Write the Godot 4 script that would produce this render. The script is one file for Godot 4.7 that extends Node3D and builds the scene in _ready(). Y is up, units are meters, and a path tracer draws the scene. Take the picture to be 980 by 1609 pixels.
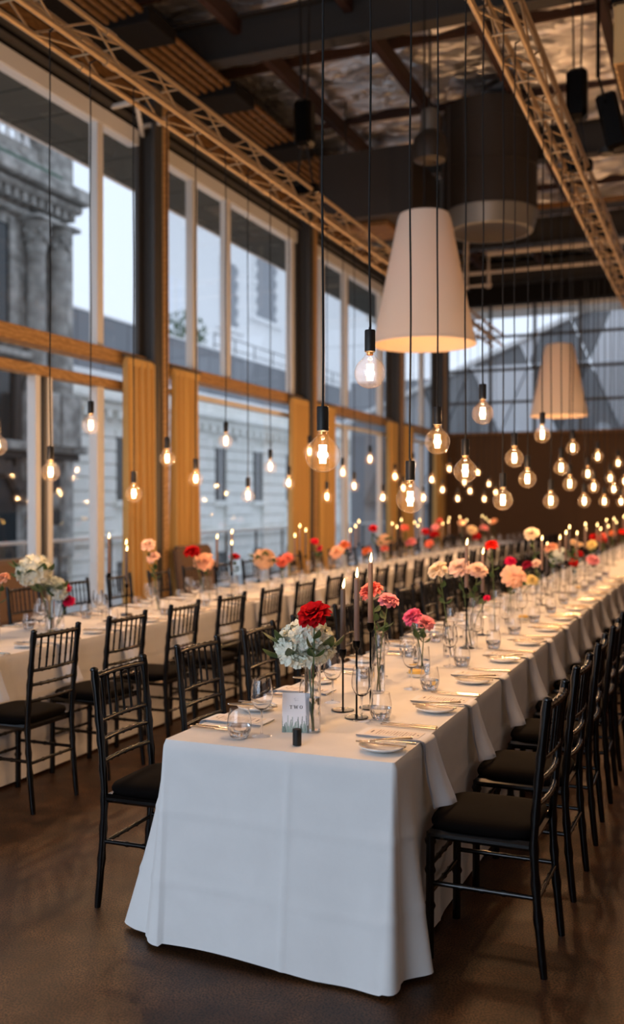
extends Node3D
# A restaurant hall set for a long-table dinner: two tables, pendant bulbs, glazed west wall.
# x runs towards the room side, -z along the tables away from the camera, y up; metres.

const TOP := 0.755          # height of the laid cloth
const NEAR_X := -1.45       # centre line of the near table
const FAR_X := -4.21        # centre line of the window table
const GLASS_X := -7.0       # plane of the glazed wall
const END_Z := -25.5        # plane of the end wall

var M := {}
var taken := {}
var rng := RandomNumberGenerator.new()
var water_mat: Material

# ---------------------------------------------------------------- mesh builder
class MB:
	var v := PackedVector3Array()
	var n := PackedVector3Array()
	var t := PackedVector2Array()
	var ix := PackedInt32Array()

	func vert(p: Vector3, nn: Vector3, uv := Vector2.ZERO) -> int:
		v.append(p); n.append(nn); t.append(uv)
		return v.size() - 1

	func tri(a: int, b: int, c: int) -> void:
		var f := (v[b] - v[a]).cross(v[c] - v[a])
		ix.append(a)
		if f.dot(n[a] + n[b] + n[c]) > 0.0:
			ix.append(c); ix.append(b)
		else:
			ix.append(b); ix.append(c)

	func quad(p0: Vector3, p1: Vector3, p2: Vector3, p3: Vector3, nn: Vector3) -> void:
		var w := p0.distance_to(p1)
		var h := p1.distance_to(p2)
		var a := vert(p0, nn, Vector2(0, h)); var b := vert(p1, nn, Vector2(w, h))
		var c := vert(p2, nn, Vector2(w, 0)); var d := vert(p3, nn, Vector2(0, 0))
		tri(a, b, c); tri(a, c, d)

	func box(c: Vector3, s: Vector3, ch := 0.0, bs := Basis()) -> MB:
		var h := s * 0.5
		ch = minf(ch, minf(h.x, minf(h.y, h.z)) * 0.9)
		for ax in 3:
			var b1: int = (ax + 1) % 3
			var b2: int = (ax + 2) % 3
			for sg in [-1.0, 1.0]:
				var nn := Vector3(); nn[ax] = sg
				var pts := []
				for q in [[-1, -1], [1, -1], [1, 1], [-1, 1]]:
					var p := Vector3(); p[ax] = sg * h[ax]; p[b1] = q[0] * (h[b1] - ch); p[b2] = q[1] * (h[b2] - ch)
					pts.append(c + bs * p)
				quad(pts[0], pts[1], pts[2], pts[3], bs * nn)
				if ch > 0.0:
					for s2 in [-1.0, 1.0]:
						var e := []
						for q in [[0, -1], [0, 1], [1, 1], [1, -1]]:
							var p := Vector3(); p[b2] = q[1] * (h[b2] - ch)
							if q[0] == 0:
								p[ax] = sg * h[ax]; p[b1] = s2 * (h[b1] - ch)
							else:
								p[ax] = sg * (h[ax] - ch); p[b1] = s2 * h[b1]
							e.append(c + bs * p)
						var en := Vector3(); en[ax] = sg; en[b1] = s2
						quad(e[0], e[1], e[2], e[3], (bs * en).normalized())
		if ch > 0.0:
			for sx in [-1.0, 1.0]:
				for sy in [-1.0, 1.0]:
					for sz in [-1.0, 1.0]:
						var nn: Vector3 = (bs * Vector3(sx, sy, sz)).normalized()
						var a := vert(c + bs * Vector3(sx * h.x, sy * (h.y - ch), sz * (h.z - ch)), nn)
						var b := vert(c + bs * Vector3(sx * (h.x - ch), sy * h.y, sz * (h.z - ch)), nn)
						var d := vert(c + bs * Vector3(sx * (h.x - ch), sy * (h.y - ch), sz * h.z), nn)
						tri(a, b, d)
		return self

	# a bar of rectangular section between two points
	func bar(a: Vector3, b: Vector3, w: float, h: float, ch := 0.0) -> MB:
		var y := (b - a).normalized()
		var x := y.cross(Vector3.UP)
		if x.length() < 0.01: x = y.cross(Vector3.BACK)
		x = x.normalized()
		return box((a + b) * 0.5, Vector3(w, (b - a).length(), h), ch, Basis(x, y, x.cross(y)))

	func tube(path: Array, rad, sides := 8, caps := true) -> MB:
		var m := path.size()
		var tan0: Vector3 = (path[1] - path[0]).normalized()
		var up := tan0.cross(Vector3.RIGHT)
		if up.length() < 0.1: up = tan0.cross(Vector3.FORWARD)
		up = up.normalized()
		var base := v.size()
		var along := 0.0
		for i in m:
			var tg: Vector3 = (path[mini(i + 1, m - 1)] - path[maxi(i - 1, 0)]).normalized()
			up = (up - tg * up.dot(tg)).normalized()
			var sd := tg.cross(up)
			var r: float = rad[i] if rad is Array else rad
			if i > 0: along += path[i].distance_to(path[i - 1])
			for k in sides + 1:
				var a := TAU * k / sides
				var d := up * cos(a) + sd * sin(a)
				vert(path[i] + d * r, d, Vector2(float(k) / sides, along))
		for i in m - 1:
			for k in sides:
				var a := base + i * (sides + 1) + k
				tri(a, a + 1, a + sides + 2); tri(a, a + sides + 2, a + sides + 1)
		if caps:
			for e in [0, m - 1]:
				var tg: Vector3 = (path[1] - path[0]) if e == 0 else (path[m - 1] - path[m - 2])
				tg = tg.normalized() * (-1.0 if e == 0 else 1.0)
				var c := vert(path[e], tg)
				var ring := []
				for k in sides: ring.append(vert(v[base + e * (sides + 1) + k], tg))
				for k in sides: tri(c, ring[k], ring[(k + 1) % sides])
		return self

	# profile of (radius, height) from bottom to top, outside on the right
	func lathe(prof: Array, sides := 24, xf := Transform3D(), soft := 0.75) -> MB:
		var m := prof.size()
		var sn := []
		for j in m - 1:
			var d: Vector2 = prof[j + 1] - prof[j]
			sn.append(Vector2(d.y, -d.x).normalized())
		for j in m - 1:
			var n0: Vector2 = sn[j]; var n1: Vector2 = sn[j]
			if j > 0 and sn[j].dot(sn[j - 1]) > soft: n0 = (sn[j] + sn[j - 1]).normalized()
			if j < m - 2 and sn[j].dot(sn[j + 1]) > soft: n1 = (sn[j] + sn[j + 1]).normalized()
			var base := v.size()
			for k in sides + 1:
				var a := TAU * k / sides
				var c := cos(a); var s := sin(a)
				vert(xf * Vector3(prof[j].x * c, prof[j].y, prof[j].x * s), (xf.basis * Vector3(n0.x * c, n0.y, n0.x * s)).normalized(), Vector2(float(k) / sides, prof[j].y))
				vert(xf * Vector3(prof[j + 1].x * c, prof[j + 1].y, prof[j + 1].x * s), (xf.basis * Vector3(n1.x * c, n1.y, n1.x * s)).normalized(), Vector2(float(k) / sides, prof[j + 1].y))
			for k in sides:
				var a := base + k * 2
				if prof[j].x > 0.0: tri(a, a + 1, a + 2)
				if prof[j + 1].x > 0.0: tri(a + 1, a + 3, a + 2)
		return self

	func grid(pts: Array, flip := false) -> MB:   # rows of points; normals from neighbours
		var r := pts.size(); var c: int = pts[0].size()
		var base := v.size()
		for i in r:
			for j in c:
				var du: Vector3 = pts[i][mini(j + 1, c - 1)] - pts[i][maxi(j - 1, 0)]
				var dv: Vector3 = pts[mini(i + 1, r - 1)][j] - pts[maxi(i - 1, 0)][j]
				var nn := du.cross(dv).normalized()
				vert(pts[i][j], -nn if flip else nn, Vector2(float(j) / (c - 1), float(i) / (r - 1)))
		for i in r - 1:
			for j in c - 1:
				var a := base + i * c + j
				tri(a, a + 1, a + c + 1); tri(a, a + c + 1, a + c)
		return self

	func ball(c: Vector3, r: Vector3, seg := 12) -> MB:
		var prof := []
		var rows: int = maxi(4, seg / 2)
		for i in rows + 1:
			var a := -PI / 2 + PI * i / rows
			prof.append(Vector2(maxf(cos(a), 0.0) if i > 0 and i < rows else 0.0, sin(a)))
		return lathe(prof, seg, Transform3D(Basis.from_scale(r), c), -1.0)

	func add(o: MB, xf := Transform3D()) -> MB:
		var base := v.size()
		for i in o.v.size():
			v.append(xf * o.v[i]); n.append((xf.basis * o.n[i]).normalized()); t.append(o.t[i])
		for i in o.ix: ix.append(base + i)
		return self

	func mesh() -> ArrayMesh:
		var a := []
		a.resize(Mesh.ARRAY_MAX)
		a[Mesh.ARRAY_VERTEX] = v; a[Mesh.ARRAY_NORMAL] = n; a[Mesh.ARRAY_TEX_UV] = t; a[Mesh.ARRAY_INDEX] = ix
		var m := ArrayMesh.new()
		m.add_surface_from_arrays(Mesh.PRIMITIVE_TRIANGLES, a)
		return m

# ---------------------------------------------------------------- scene helpers
func numbered(called: String) -> String:
	if not taken.has(called):
		taken[called] = 0
		return called
	taken[called] += 1
	return "%s_%03d" % [called, taken[called]]

func thing(called: String, label: String, category: String, at := Vector3.ZERO, turn := 0.0, group := "") -> Node3D:
	var o := Node3D.new()
	o.name = numbered(called)
	add_child(o)
	o.position = at; o.rotation.y = turn
	o.set_meta("label", label); o.set_meta("category", category)
	if group: o.set_meta("group", group)
	return o

func obj(called: String, shape, mat: Material, parent: Node = self) -> MeshInstance3D:
	var o := MeshInstance3D.new()
	o.name = called if parent != self else numbered(called)
	o.mesh = shape.mesh() if shape is MB else shape
	o.material_override = mat
	parent.add_child(o, true)
	return o

func tag(o: Node3D, label: String, category: String, group := "") -> Node3D:
	o.set_meta("label", label); o.set_meta("category", category)
	if group: o.set_meta("group", group)
	return o

func struct(called: String, shape, mat: Material, parent: Node = self) -> MeshInstance3D:
	var o := obj(called, shape, mat, parent)
	if parent == self: o.set_meta("kind", "structure")
	return o

func struct_root(called: String, at := Vector3.ZERO) -> Node3D:
	var o := Node3D.new()
	o.name = numbered(called); add_child(o); o.position = at
	o.set_meta("kind", "structure")
	return o

func dup(root: Node3D, stem: String, at: Vector3, turn: float, label: String, group := "") -> Node3D:
	var r = root.duplicate()
	r.name = numbered(stem); add_child(r)
	r.position = at; r.rotation = Vector3(0, turn, 0)
	r.set_meta("label", label)
	if group: r.set_meta("group", group)
	return r

func nth(i: int) -> String:
	var small := ["first", "second", "third", "fourth", "fifth", "sixth", "seventh", "eighth", "ninth", "tenth", "eleventh", "twelfth", "thirteenth", "fourteenth", "fifteenth", "sixteenth", "seventeenth", "eighteenth", "nineteenth"]
	if i < 19: return small[i]
	var tens := ["", "", "twentieth", "thirtieth", "fortieth"]
	var ten := ["", "", "twenty", "thirty", "forty"]
	var k := i + 1
	return tens[k / 10] if k % 10 == 0 else ten[k / 10] + "-" + small[k % 10 - 1]

func omni(at: Vector3, col: Color, e: float, size: float, parent: Node = self, called := "lamp_light") -> OmniLight3D:
	var l := OmniLight3D.new()
	l.name = called
	l.light_color = col; l.light_energy = e; l.light_size = size
	l.omni_range = 40.0; l.omni_attenuation = 2.0; l.shadow_enabled = true
	parent.add_child(l, true)
	l.position = at
	return l

func B(c: Vector3, s: Vector3, ch := 0.0, bs := Basis()) -> MB:
	return MB.new().box(c, s, ch, bs)

func span(x0: float, x1: float, y0: float, y1: float, z0: float, z1: float, ch := 0.0) -> MB:
	return MB.new().box(Vector3((x0 + x1) / 2, (y0 + y1) / 2, (z0 + z1) / 2), Vector3(absf(x1 - x0), absf(y1 - y0), absf(z1 - z0)), ch)

func V2(a: Array) -> Array:
	var out := []
	for p in a: out.append(Vector2(p[0], p[1]))
	return out

# ---------------------------------------------------------------- materials
func noise(freq: float, seed_: int, w := 512, h := 512, kind := FastNoiseLite.TYPE_SIMPLEX_SMOOTH, oct := 4) -> NoiseTexture2D:
	var f := FastNoiseLite.new()
	f.noise_type = kind; f.frequency = freq; f.seed = seed_; f.fractal_octaves = oct
	var t := NoiseTexture2D.new()
	t.width = w; t.height = h; t.seamless = true; t.noise = f
	return t

func ramp(t: NoiseTexture2D, cols: Array) -> NoiseTexture2D:
	var g := Gradient.new()
	var offs := PackedFloat32Array(); var cc := PackedColorArray()
	for c in cols:
		offs.append(c[0]); cc.append(c[1])
	g.offsets = offs; g.colors = cc
	t.color_ramp = g
	return t

func mat(key: String, col: Color, rough := 0.6, metal := 0.0, spec := 0.5) -> StandardMaterial3D:
	var m := StandardMaterial3D.new()
	m.resource_name = key
	m.albedo_color = col; m.roughness = rough; m.metallic = metal; m.metallic_specular = spec
	M[key] = m
	return m

func tri_tex(m: StandardMaterial3D, tex: Texture2D, scale: Vector3) -> void:
	m.albedo_texture = tex
	m.uv1_triplanar = true; m.uv1_world_triplanar = true; m.uv1_scale = scale

func weave_image() -> Image:
	var im := Image.create(128, 128, false, Image.FORMAT_RGB8)
	rng.seed = 5
	var warp := []; var weft := []
	for i in 128:
		warp.append(rng.randf_range(-0.03, 0.03)); weft.append(rng.randf_range(-0.03, 0.03))
	for y in 128:
		for x in 128:
			var over := ((x / 4) + (y / 4)) % 2
			var k: float = absf(sin((x if over else y) * PI / 4.0))
			var g: float = clampf(0.45 + 0.35 * k + warp[x] * 0.6 + weft[y] * 0.6, 0, 1)
			im.set_pixel(x, y, Color(g, g, g))
	return im

func wood_image(dark: Color, light: Color, sd: int) -> Image:
	var im := Image.create(512, 128, false, Image.FORMAT_RGB8)
	var f := FastNoiseLite.new(); f.seed = sd; f.frequency = 0.01; f.fractal_octaves = 4
	for y in 128:
		for x in 512:
			var a := TAU * x / 512.0
			var wob := f.get_noise_3d(cos(a) * 40.0, sin(a) * 40.0, y * 1.2) * 0.9
			var g := 0.5 + 0.5 * sin(y * 0.35 + wob * 9.0)
			var fine := f.get_noise_3d(cos(a) * 160.0, sin(a) * 160.0, y * 14.0)
			im.set_pixel(x, y, dark.lerp(light, clampf(0.3 + g * 0.4 + fine * 0.5, 0, 1)))
	return im

func make_materials() -> void:
	var m: StandardMaterial3D
	# cloths
	var weave := ImageTexture.create_from_image(weave_image())
	m = mat("linen", Color(0.93, 0.925, 0.915), 0.95, 0.0, 0.2)
	m.heightmap_enabled = true; m.heightmap_texture = noise(0.11, 61, 512, 512, FastNoiseLite.TYPE_SIMPLEX, 3); m.heightmap_scale = 0.01
	m.uv1_triplanar = true; m.uv1_world_triplanar = true; m.uv1_scale = Vector3(2.3, 2.3, 2.3)
	m.detail_enabled = true; m.detail_blend_mode = BaseMaterial3D.BLEND_MODE_MUL
	m.detail_albedo = ramp(noise(0.004, 8, 512, 512), [[0.0, Color(0.975, 0.975, 0.975)], [1.0, Color(1, 1, 1)]])
	m.rim_enabled = true; m.rim = 0.2
	var napkin: StandardMaterial3D = m.duplicate()
	napkin.resource_name = "napkin"; napkin.albedo_color = Color(0.95, 0.955, 0.97); M["napkin"] = napkin
	m = mat("curtain", Color(0.86, 0.71, 0.45), 0.9, 0.0, 0.2)
	m.backlight_enabled = true; m.backlight = Color(0.45, 0.33, 0.15)
	m.heightmap_enabled = true; m.heightmap_texture = weave; m.heightmap_scale = 0.02
	m.uv1_triplanar = true; m.uv1_world_triplanar = true; m.uv1_scale = Vector3(8, 8, 8)
	m = mat("shade", Color(0.95, 0.9, 0.85), 0.9, 0.0, 0.2)
	m.backlight_enabled = true; m.backlight = Color(0.4, 0.34, 0.28)
	m = mat("sofa", Color(0.46, 0.38, 0.32), 0.95, 0.0, 0.2)
	m.heightmap_enabled = true; m.heightmap_texture = weave; m.heightmap_scale = 0.03
	m.uv1_triplanar = true; m.uv1_world_triplanar = true; m.uv1_scale = Vector3(6, 6, 6)
	# floor
	m = mat("concrete", Color(0.84, 0.80, 0.76), 0.52, 0.0, 0.4)
	tri_tex(m, ramp(noise(0.012, 3, 1024, 1024), [[0.0, Color(0.30, 0.20, 0.125)], [0.45, Color(0.41, 0.285, 0.18)], [0.7, Color(0.48, 0.34, 0.22)], [1.0, Color(0.56, 0.42, 0.29)]]), Vector3(0.33, 0.33, 0.33))
	m.detail_enabled = true; m.detail_blend_mode = BaseMaterial3D.BLEND_MODE_MUL
	m.detail_albedo = ramp(noise(0.075, 11, 1024, 1024, FastNoiseLite.TYPE_SIMPLEX, 4), [[0.0, Color(0.3, 0.3, 0.3)], [0.36, Color(0.55, 0.55, 0.55)], [0.48, Color(0.86, 0.86, 0.86)], [0.62, Color(1, 1, 1)]])
	m.uv2_triplanar = true; m.uv2_world_triplanar = true; m.uv2_scale = Vector3(1.1, 1.1, 1.1)
	m.detail_uv_layer = BaseMaterial3D.DETAIL_UV_2
	m.roughness_texture = ramp(noise(0.01, 21), [[0.0, Color(0.75, 0.75, 0.75)], [1.0, Color(1, 1, 1)]])
	# metals and darks
	mat("black_wood", Color(0.022, 0.017, 0.016), 0.17, 0.0, 0.5)
	m = mat("black_pad", Color(0.032, 0.022, 0.02), 0.9, 0.0, 0.2)
	mat("black_plastic", Color(0.03, 0.028, 0.027), 0.5)
	mat("black_metal", Color(0.06, 0.052, 0.045), 0.26, 0.7)
	mat("cord", Color(0.02, 0.02, 0.02), 0.7)
	mat("steel_dark", Color(0.16, 0.15, 0.14), 0.6, 0.2)
	mat("steel_beam", Color(0.19, 0.175, 0.16), 0.6, 0.1)
	mat("purlin", Color(0.22, 0.12, 0.08), 0.7)
	m = mat("column_steel", Color(0.27, 0.26, 0.25), 0.55, 0.1)
	mat("truss_alloy", Color(0.76, 0.66, 0.52), 0.4, 0.6)
	mat("aluminium", Color(0.9, 0.9, 0.89), 0.5)
	mat("aluminium_dark", Color(0.33, 0.33, 0.33), 0.5, 0.3)
	mat("galvanised", Color(0.5, 0.49, 0.47), 0.45, 0.6)
	mat("duct", Color(0.22, 0.19, 0.165), 0.5, 0.3)
	mat("white_pipe", Color(0.75, 0.7, 0.64), 0.5)
	mat("brass", Color(0.86, 0.68, 0.42), 0.28, 1.0)
	mat("cutlery", Color(0.88, 0.82, 0.73), 0.2, 1.0)
	mat("china", Color(0.93, 0.93, 0.92), 0.18)
	mat("plaster", Color(0.8, 0.75, 0.69), 0.9, 0.0, 0.2)
	mat("dark_wall", Color(0.37, 0.275, 0.19), 0.75, 0.0, 0.3)
	mat("dark_panel", Color(0.10, 0.09, 0.085), 0.8, 0.0, 0.3)
	mat("soffit", Color(0.34, 0.34, 0.31), 0.8)
	# timber
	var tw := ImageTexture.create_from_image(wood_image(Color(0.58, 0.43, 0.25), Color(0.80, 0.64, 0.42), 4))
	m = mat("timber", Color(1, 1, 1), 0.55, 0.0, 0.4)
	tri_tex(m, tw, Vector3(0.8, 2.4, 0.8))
	var tw2: StandardMaterial3D = m.duplicate()
	tw2.albedo_color = Color(0.72, 0.68, 0.64); M["batten"] = tw2
	mat("pale_timber", Color(0.88, 0.73, 0.5), 0.6)
	# roof foil
	m = mat("foil", Color(0.96, 0.96, 0.97), 0.3, 0.9)
	m.heightmap_enabled = true; m.heightmap_texture = noise(0.012, 31, 1024, 1024, FastNoiseLite.TYPE_SIMPLEX_SMOOTH, 4); m.heightmap_scale = 7.0
	m.uv1_triplanar = true; m.uv1_world_triplanar = true; m.uv1_scale = Vector3(0.12, 0.4, 0.55)
	# glass
	m = mat("pane", Color(1, 1, 1, 0.0), 0.02, 0.0, 0.36); m.transparency = BaseMaterial3D.TRANSPARENCY_ALPHA
	m = mat("globe_glass", Color(1, 0.9, 0.75, 0.004), 0.02); m.transparency = BaseMaterial3D.TRANSPARENCY_ALPHA
	m = mat("thin_glass", Color(1, 1, 1, 0.012), 0.02); m.transparency = BaseMaterial3D.TRANSPARENCY_ALPHA
	m = mat("solid_glass", Color(1, 1, 1, 0.0), 0.0); m.refraction_enabled = true; m.refraction_scale = 0.05
	m = mat("water", Color(1, 1, 1, 0.0), 0.0); m.refraction_enabled = true; m.refraction_scale = 0.033
	# light givers
	m = mat("filament", Color(1, 0.8, 0.5), 0.5)
	m.emission_enabled = true; m.emission = Color(1.0, 0.90, 0.72); m.emission_energy_multiplier = 6.0
	m = mat("flame", Color(1, 0.85, 0.6), 0.5)
	m.emission_enabled = true; m.emission = Color(1.0, 0.84, 0.55); m.emission_energy_multiplier = 7.0
	m = mat("lamp_core", Color(1, 0.85, 0.65), 0.5)
	m.emission_enabled = true; m.emission = Color(1.0, 0.78, 0.5); m.emission_energy_multiplier = 3.0
	mat("wax", Color(0.47, 0.39, 0.36), 0.55)
	mat("wax_dark", Color(0.30, 0.27, 0.27), 0.55)
	mat("wick", Color(0.05, 0.04, 0.04), 0.9)
	mat("butter", Color(0.93, 0.78, 0.42), 0.5)
	mat("card", Color(0.93, 0.94, 0.96), 0.85)
	mat("ink", Color(0.06, 0.06, 0.07), 0.8)
	# plants
	m = mat("leaf", Color(0.16, 0.27, 0.13), 0.5); m.backlight_enabled = true; m.backlight = Color(0.12, 0.2, 0.06)
	mat("stem", Color(0.30, 0.38, 0.17), 0.6)
	for c in [["red", 0.72, 0.03, 0.07], ["redor", 0.93, 0.16, 0.08], ["mag", 0.86, 0.10, 0.33], ["dmag", 0.66, 0.06, 0.22], ["magred", 0.85, 0.09, 0.22], ["hot", 0.93, 0.42, 0.58], ["pink", 0.96, 0.62, 0.66], ["coral", 0.96, 0.52, 0.46], ["blush", 0.98, 0.83, 0.75], ["peach", 0.98, 0.77, 0.64], ["cream", 0.98, 0.88, 0.74], ["yellow", 0.95, 0.86, 0.58], ["orange", 0.96, 0.56, 0.36], ["beige", 0.90, 0.76, 0.64], ["white", 0.93, 0.93, 0.86], ["bluewhite", 0.83, 0.87, 0.86]]:
		m = mat("petal_" + c[0], Color(c[1], c[2], c[3]), 0.7, 0.0, 0.25)
		m.backlight_enabled = true; m.backlight = Color(c[1], c[2], c[3]) * (0.3 if not c[0] in ["white", "bluewhite", "beige"] else 0.12)
	# outside
	m = mat("old_stone", Color(0.9, 0.9, 0.9), 0.9)
	tri_tex(m, ramp(noise(0.01, 41), [[0.0, Color(0.52, 0.51, 0.49)], [0.5, Color(0.70, 0.69, 0.67)], [1.0, Color(0.88, 0.87, 0.85)]]), Vector3(0.3, 0.3, 0.3))
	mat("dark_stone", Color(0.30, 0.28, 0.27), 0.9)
	m = mat("cream_stone", Color(1, 1, 1), 0.9)
	tri_tex(m, ramp(noise(0.01, 43), [[0.0, Color(0.90, 0.90, 0.87)], [1.0, Color(0.98, 0.97, 0.95)]]), Vector3(0.25, 0.25, 0.25))
	mat("white_render", Color(0.97, 0.97, 0.97), 0.9)
	mat("grey_clad", Color(0.5, 0.51, 0.53), 0.6, 0.1)
	mat("mid_grey", Color(0.62, 0.63, 0.65), 0.8)
	mat("window_dark", Color(0.14, 0.16, 0.17), 0.15)
	mat("green_copper", Color(0.30, 0.40, 0.33), 0.8)
	mat("pavement", Color(0.76, 0.77, 0.77), 0.8)
	mat("tree_leaf", Color(0.25, 0.36, 0.2), 0.7)
	mat("bark", Color(0.25, 0.2, 0.17), 0.9)
	for i in 5:
		var g: float = [0.5, 0.75, 0.88, 0.97, 0.36][i]
		mat("facet_%d" % i, Color(g, g * 1.01, g * 1.03), 0.6)
	mat("facet_5", Color(0.88, 0.87, 0.7), 0.6)

# ---------------------------------------------------------------- the room
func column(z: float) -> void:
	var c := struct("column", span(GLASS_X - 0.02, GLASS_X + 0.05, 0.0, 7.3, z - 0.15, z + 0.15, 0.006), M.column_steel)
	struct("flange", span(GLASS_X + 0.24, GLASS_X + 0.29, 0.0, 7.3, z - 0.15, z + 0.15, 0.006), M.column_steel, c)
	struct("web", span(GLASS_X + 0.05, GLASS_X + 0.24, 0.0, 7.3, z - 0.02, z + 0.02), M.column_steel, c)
	struct("tan_strip", span(GLASS_X + 0.29, GLASS_X + 0.315, 0.0, 7.1, z - 0.16, z - 0.02, 0.004), M.timber, c)  # tan strip up one half of the room face

func mullion(parent: Node, z: float, y0: float, y1: float, w: float, m := "aluminium") -> void:
	struct("mullion", span(GLASS_X - 0.07, GLASS_X + 0.05, y0, y1, z - w / 2, z + w / 2, 0.006), M[m], parent)

func pane(parent: Node, z0: float, z1: float, y0: float, y1: float) -> void:
	struct("pane", span(GLASS_X - 0.014, GLASS_X - 0.008, y0, y1, z0, z1), M.pane, parent)

func window_bay(z0: float, z1: float, lows: Array, highs: Array, doors: bool) -> void:
	# z0 near, z1 far (both negative going away); lows and highs: mullion places
	var w := struct_root("window_%d" % (taken.get("bay", 0) + 1))
	taken["bay"] = taken.get("bay", 0) + 1
	struct("sill", span(GLASS_X - 0.1, GLASS_X + 0.06, 0.0, 0.09, z0, z1, 0.006), M.aluminium, w)
	struct("transom", span(GLASS_X - 0.09, GLASS_X + 0.16, 3.33, 3.49, z0, z1, 0.006), M.timber, w)
	if doors:
		struct("door_head", span(GLASS_X - 0.08, GLASS_X + 0.1, 3.02, 3.13, z0, z1, 0.006), M.timber, w)
	else:
		struct("door_head", span(GLASS_X - 0.08, GLASS_X + 0.06, 3.1, 3.17, z0, z1, 0.006), M.aluminium, w)
	struct("head_rail", span(GLASS_X - 0.1, GLASS_X + 0.06, 6.2, 6.4, z0, z1, 0.006), M.aluminium, w)
	var e := [z0]
	for z in highs:
		mullion(w, z, 3.49, 6.2, 0.13); e.append(z)
	e.append(z1)
	for i in e.size() - 1: pane(w, e[i + 1] + 0.03, e[i] - 0.03, 3.5, 6.2)
	e = [z0]
	for q in lows:
		mullion(w, q[0], 0.09, 3.1, q[1], "aluminium" if q.size() < 3 else q[2]); e.append(q[0])
	e.append(z1)
	for i in e.size() - 1: pane(w, e[i + 1] + 0.03, e[i] - 0.03, 0.09, 3.05)
	pane(w, z1, z0, 3.13, 3.34)

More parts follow.
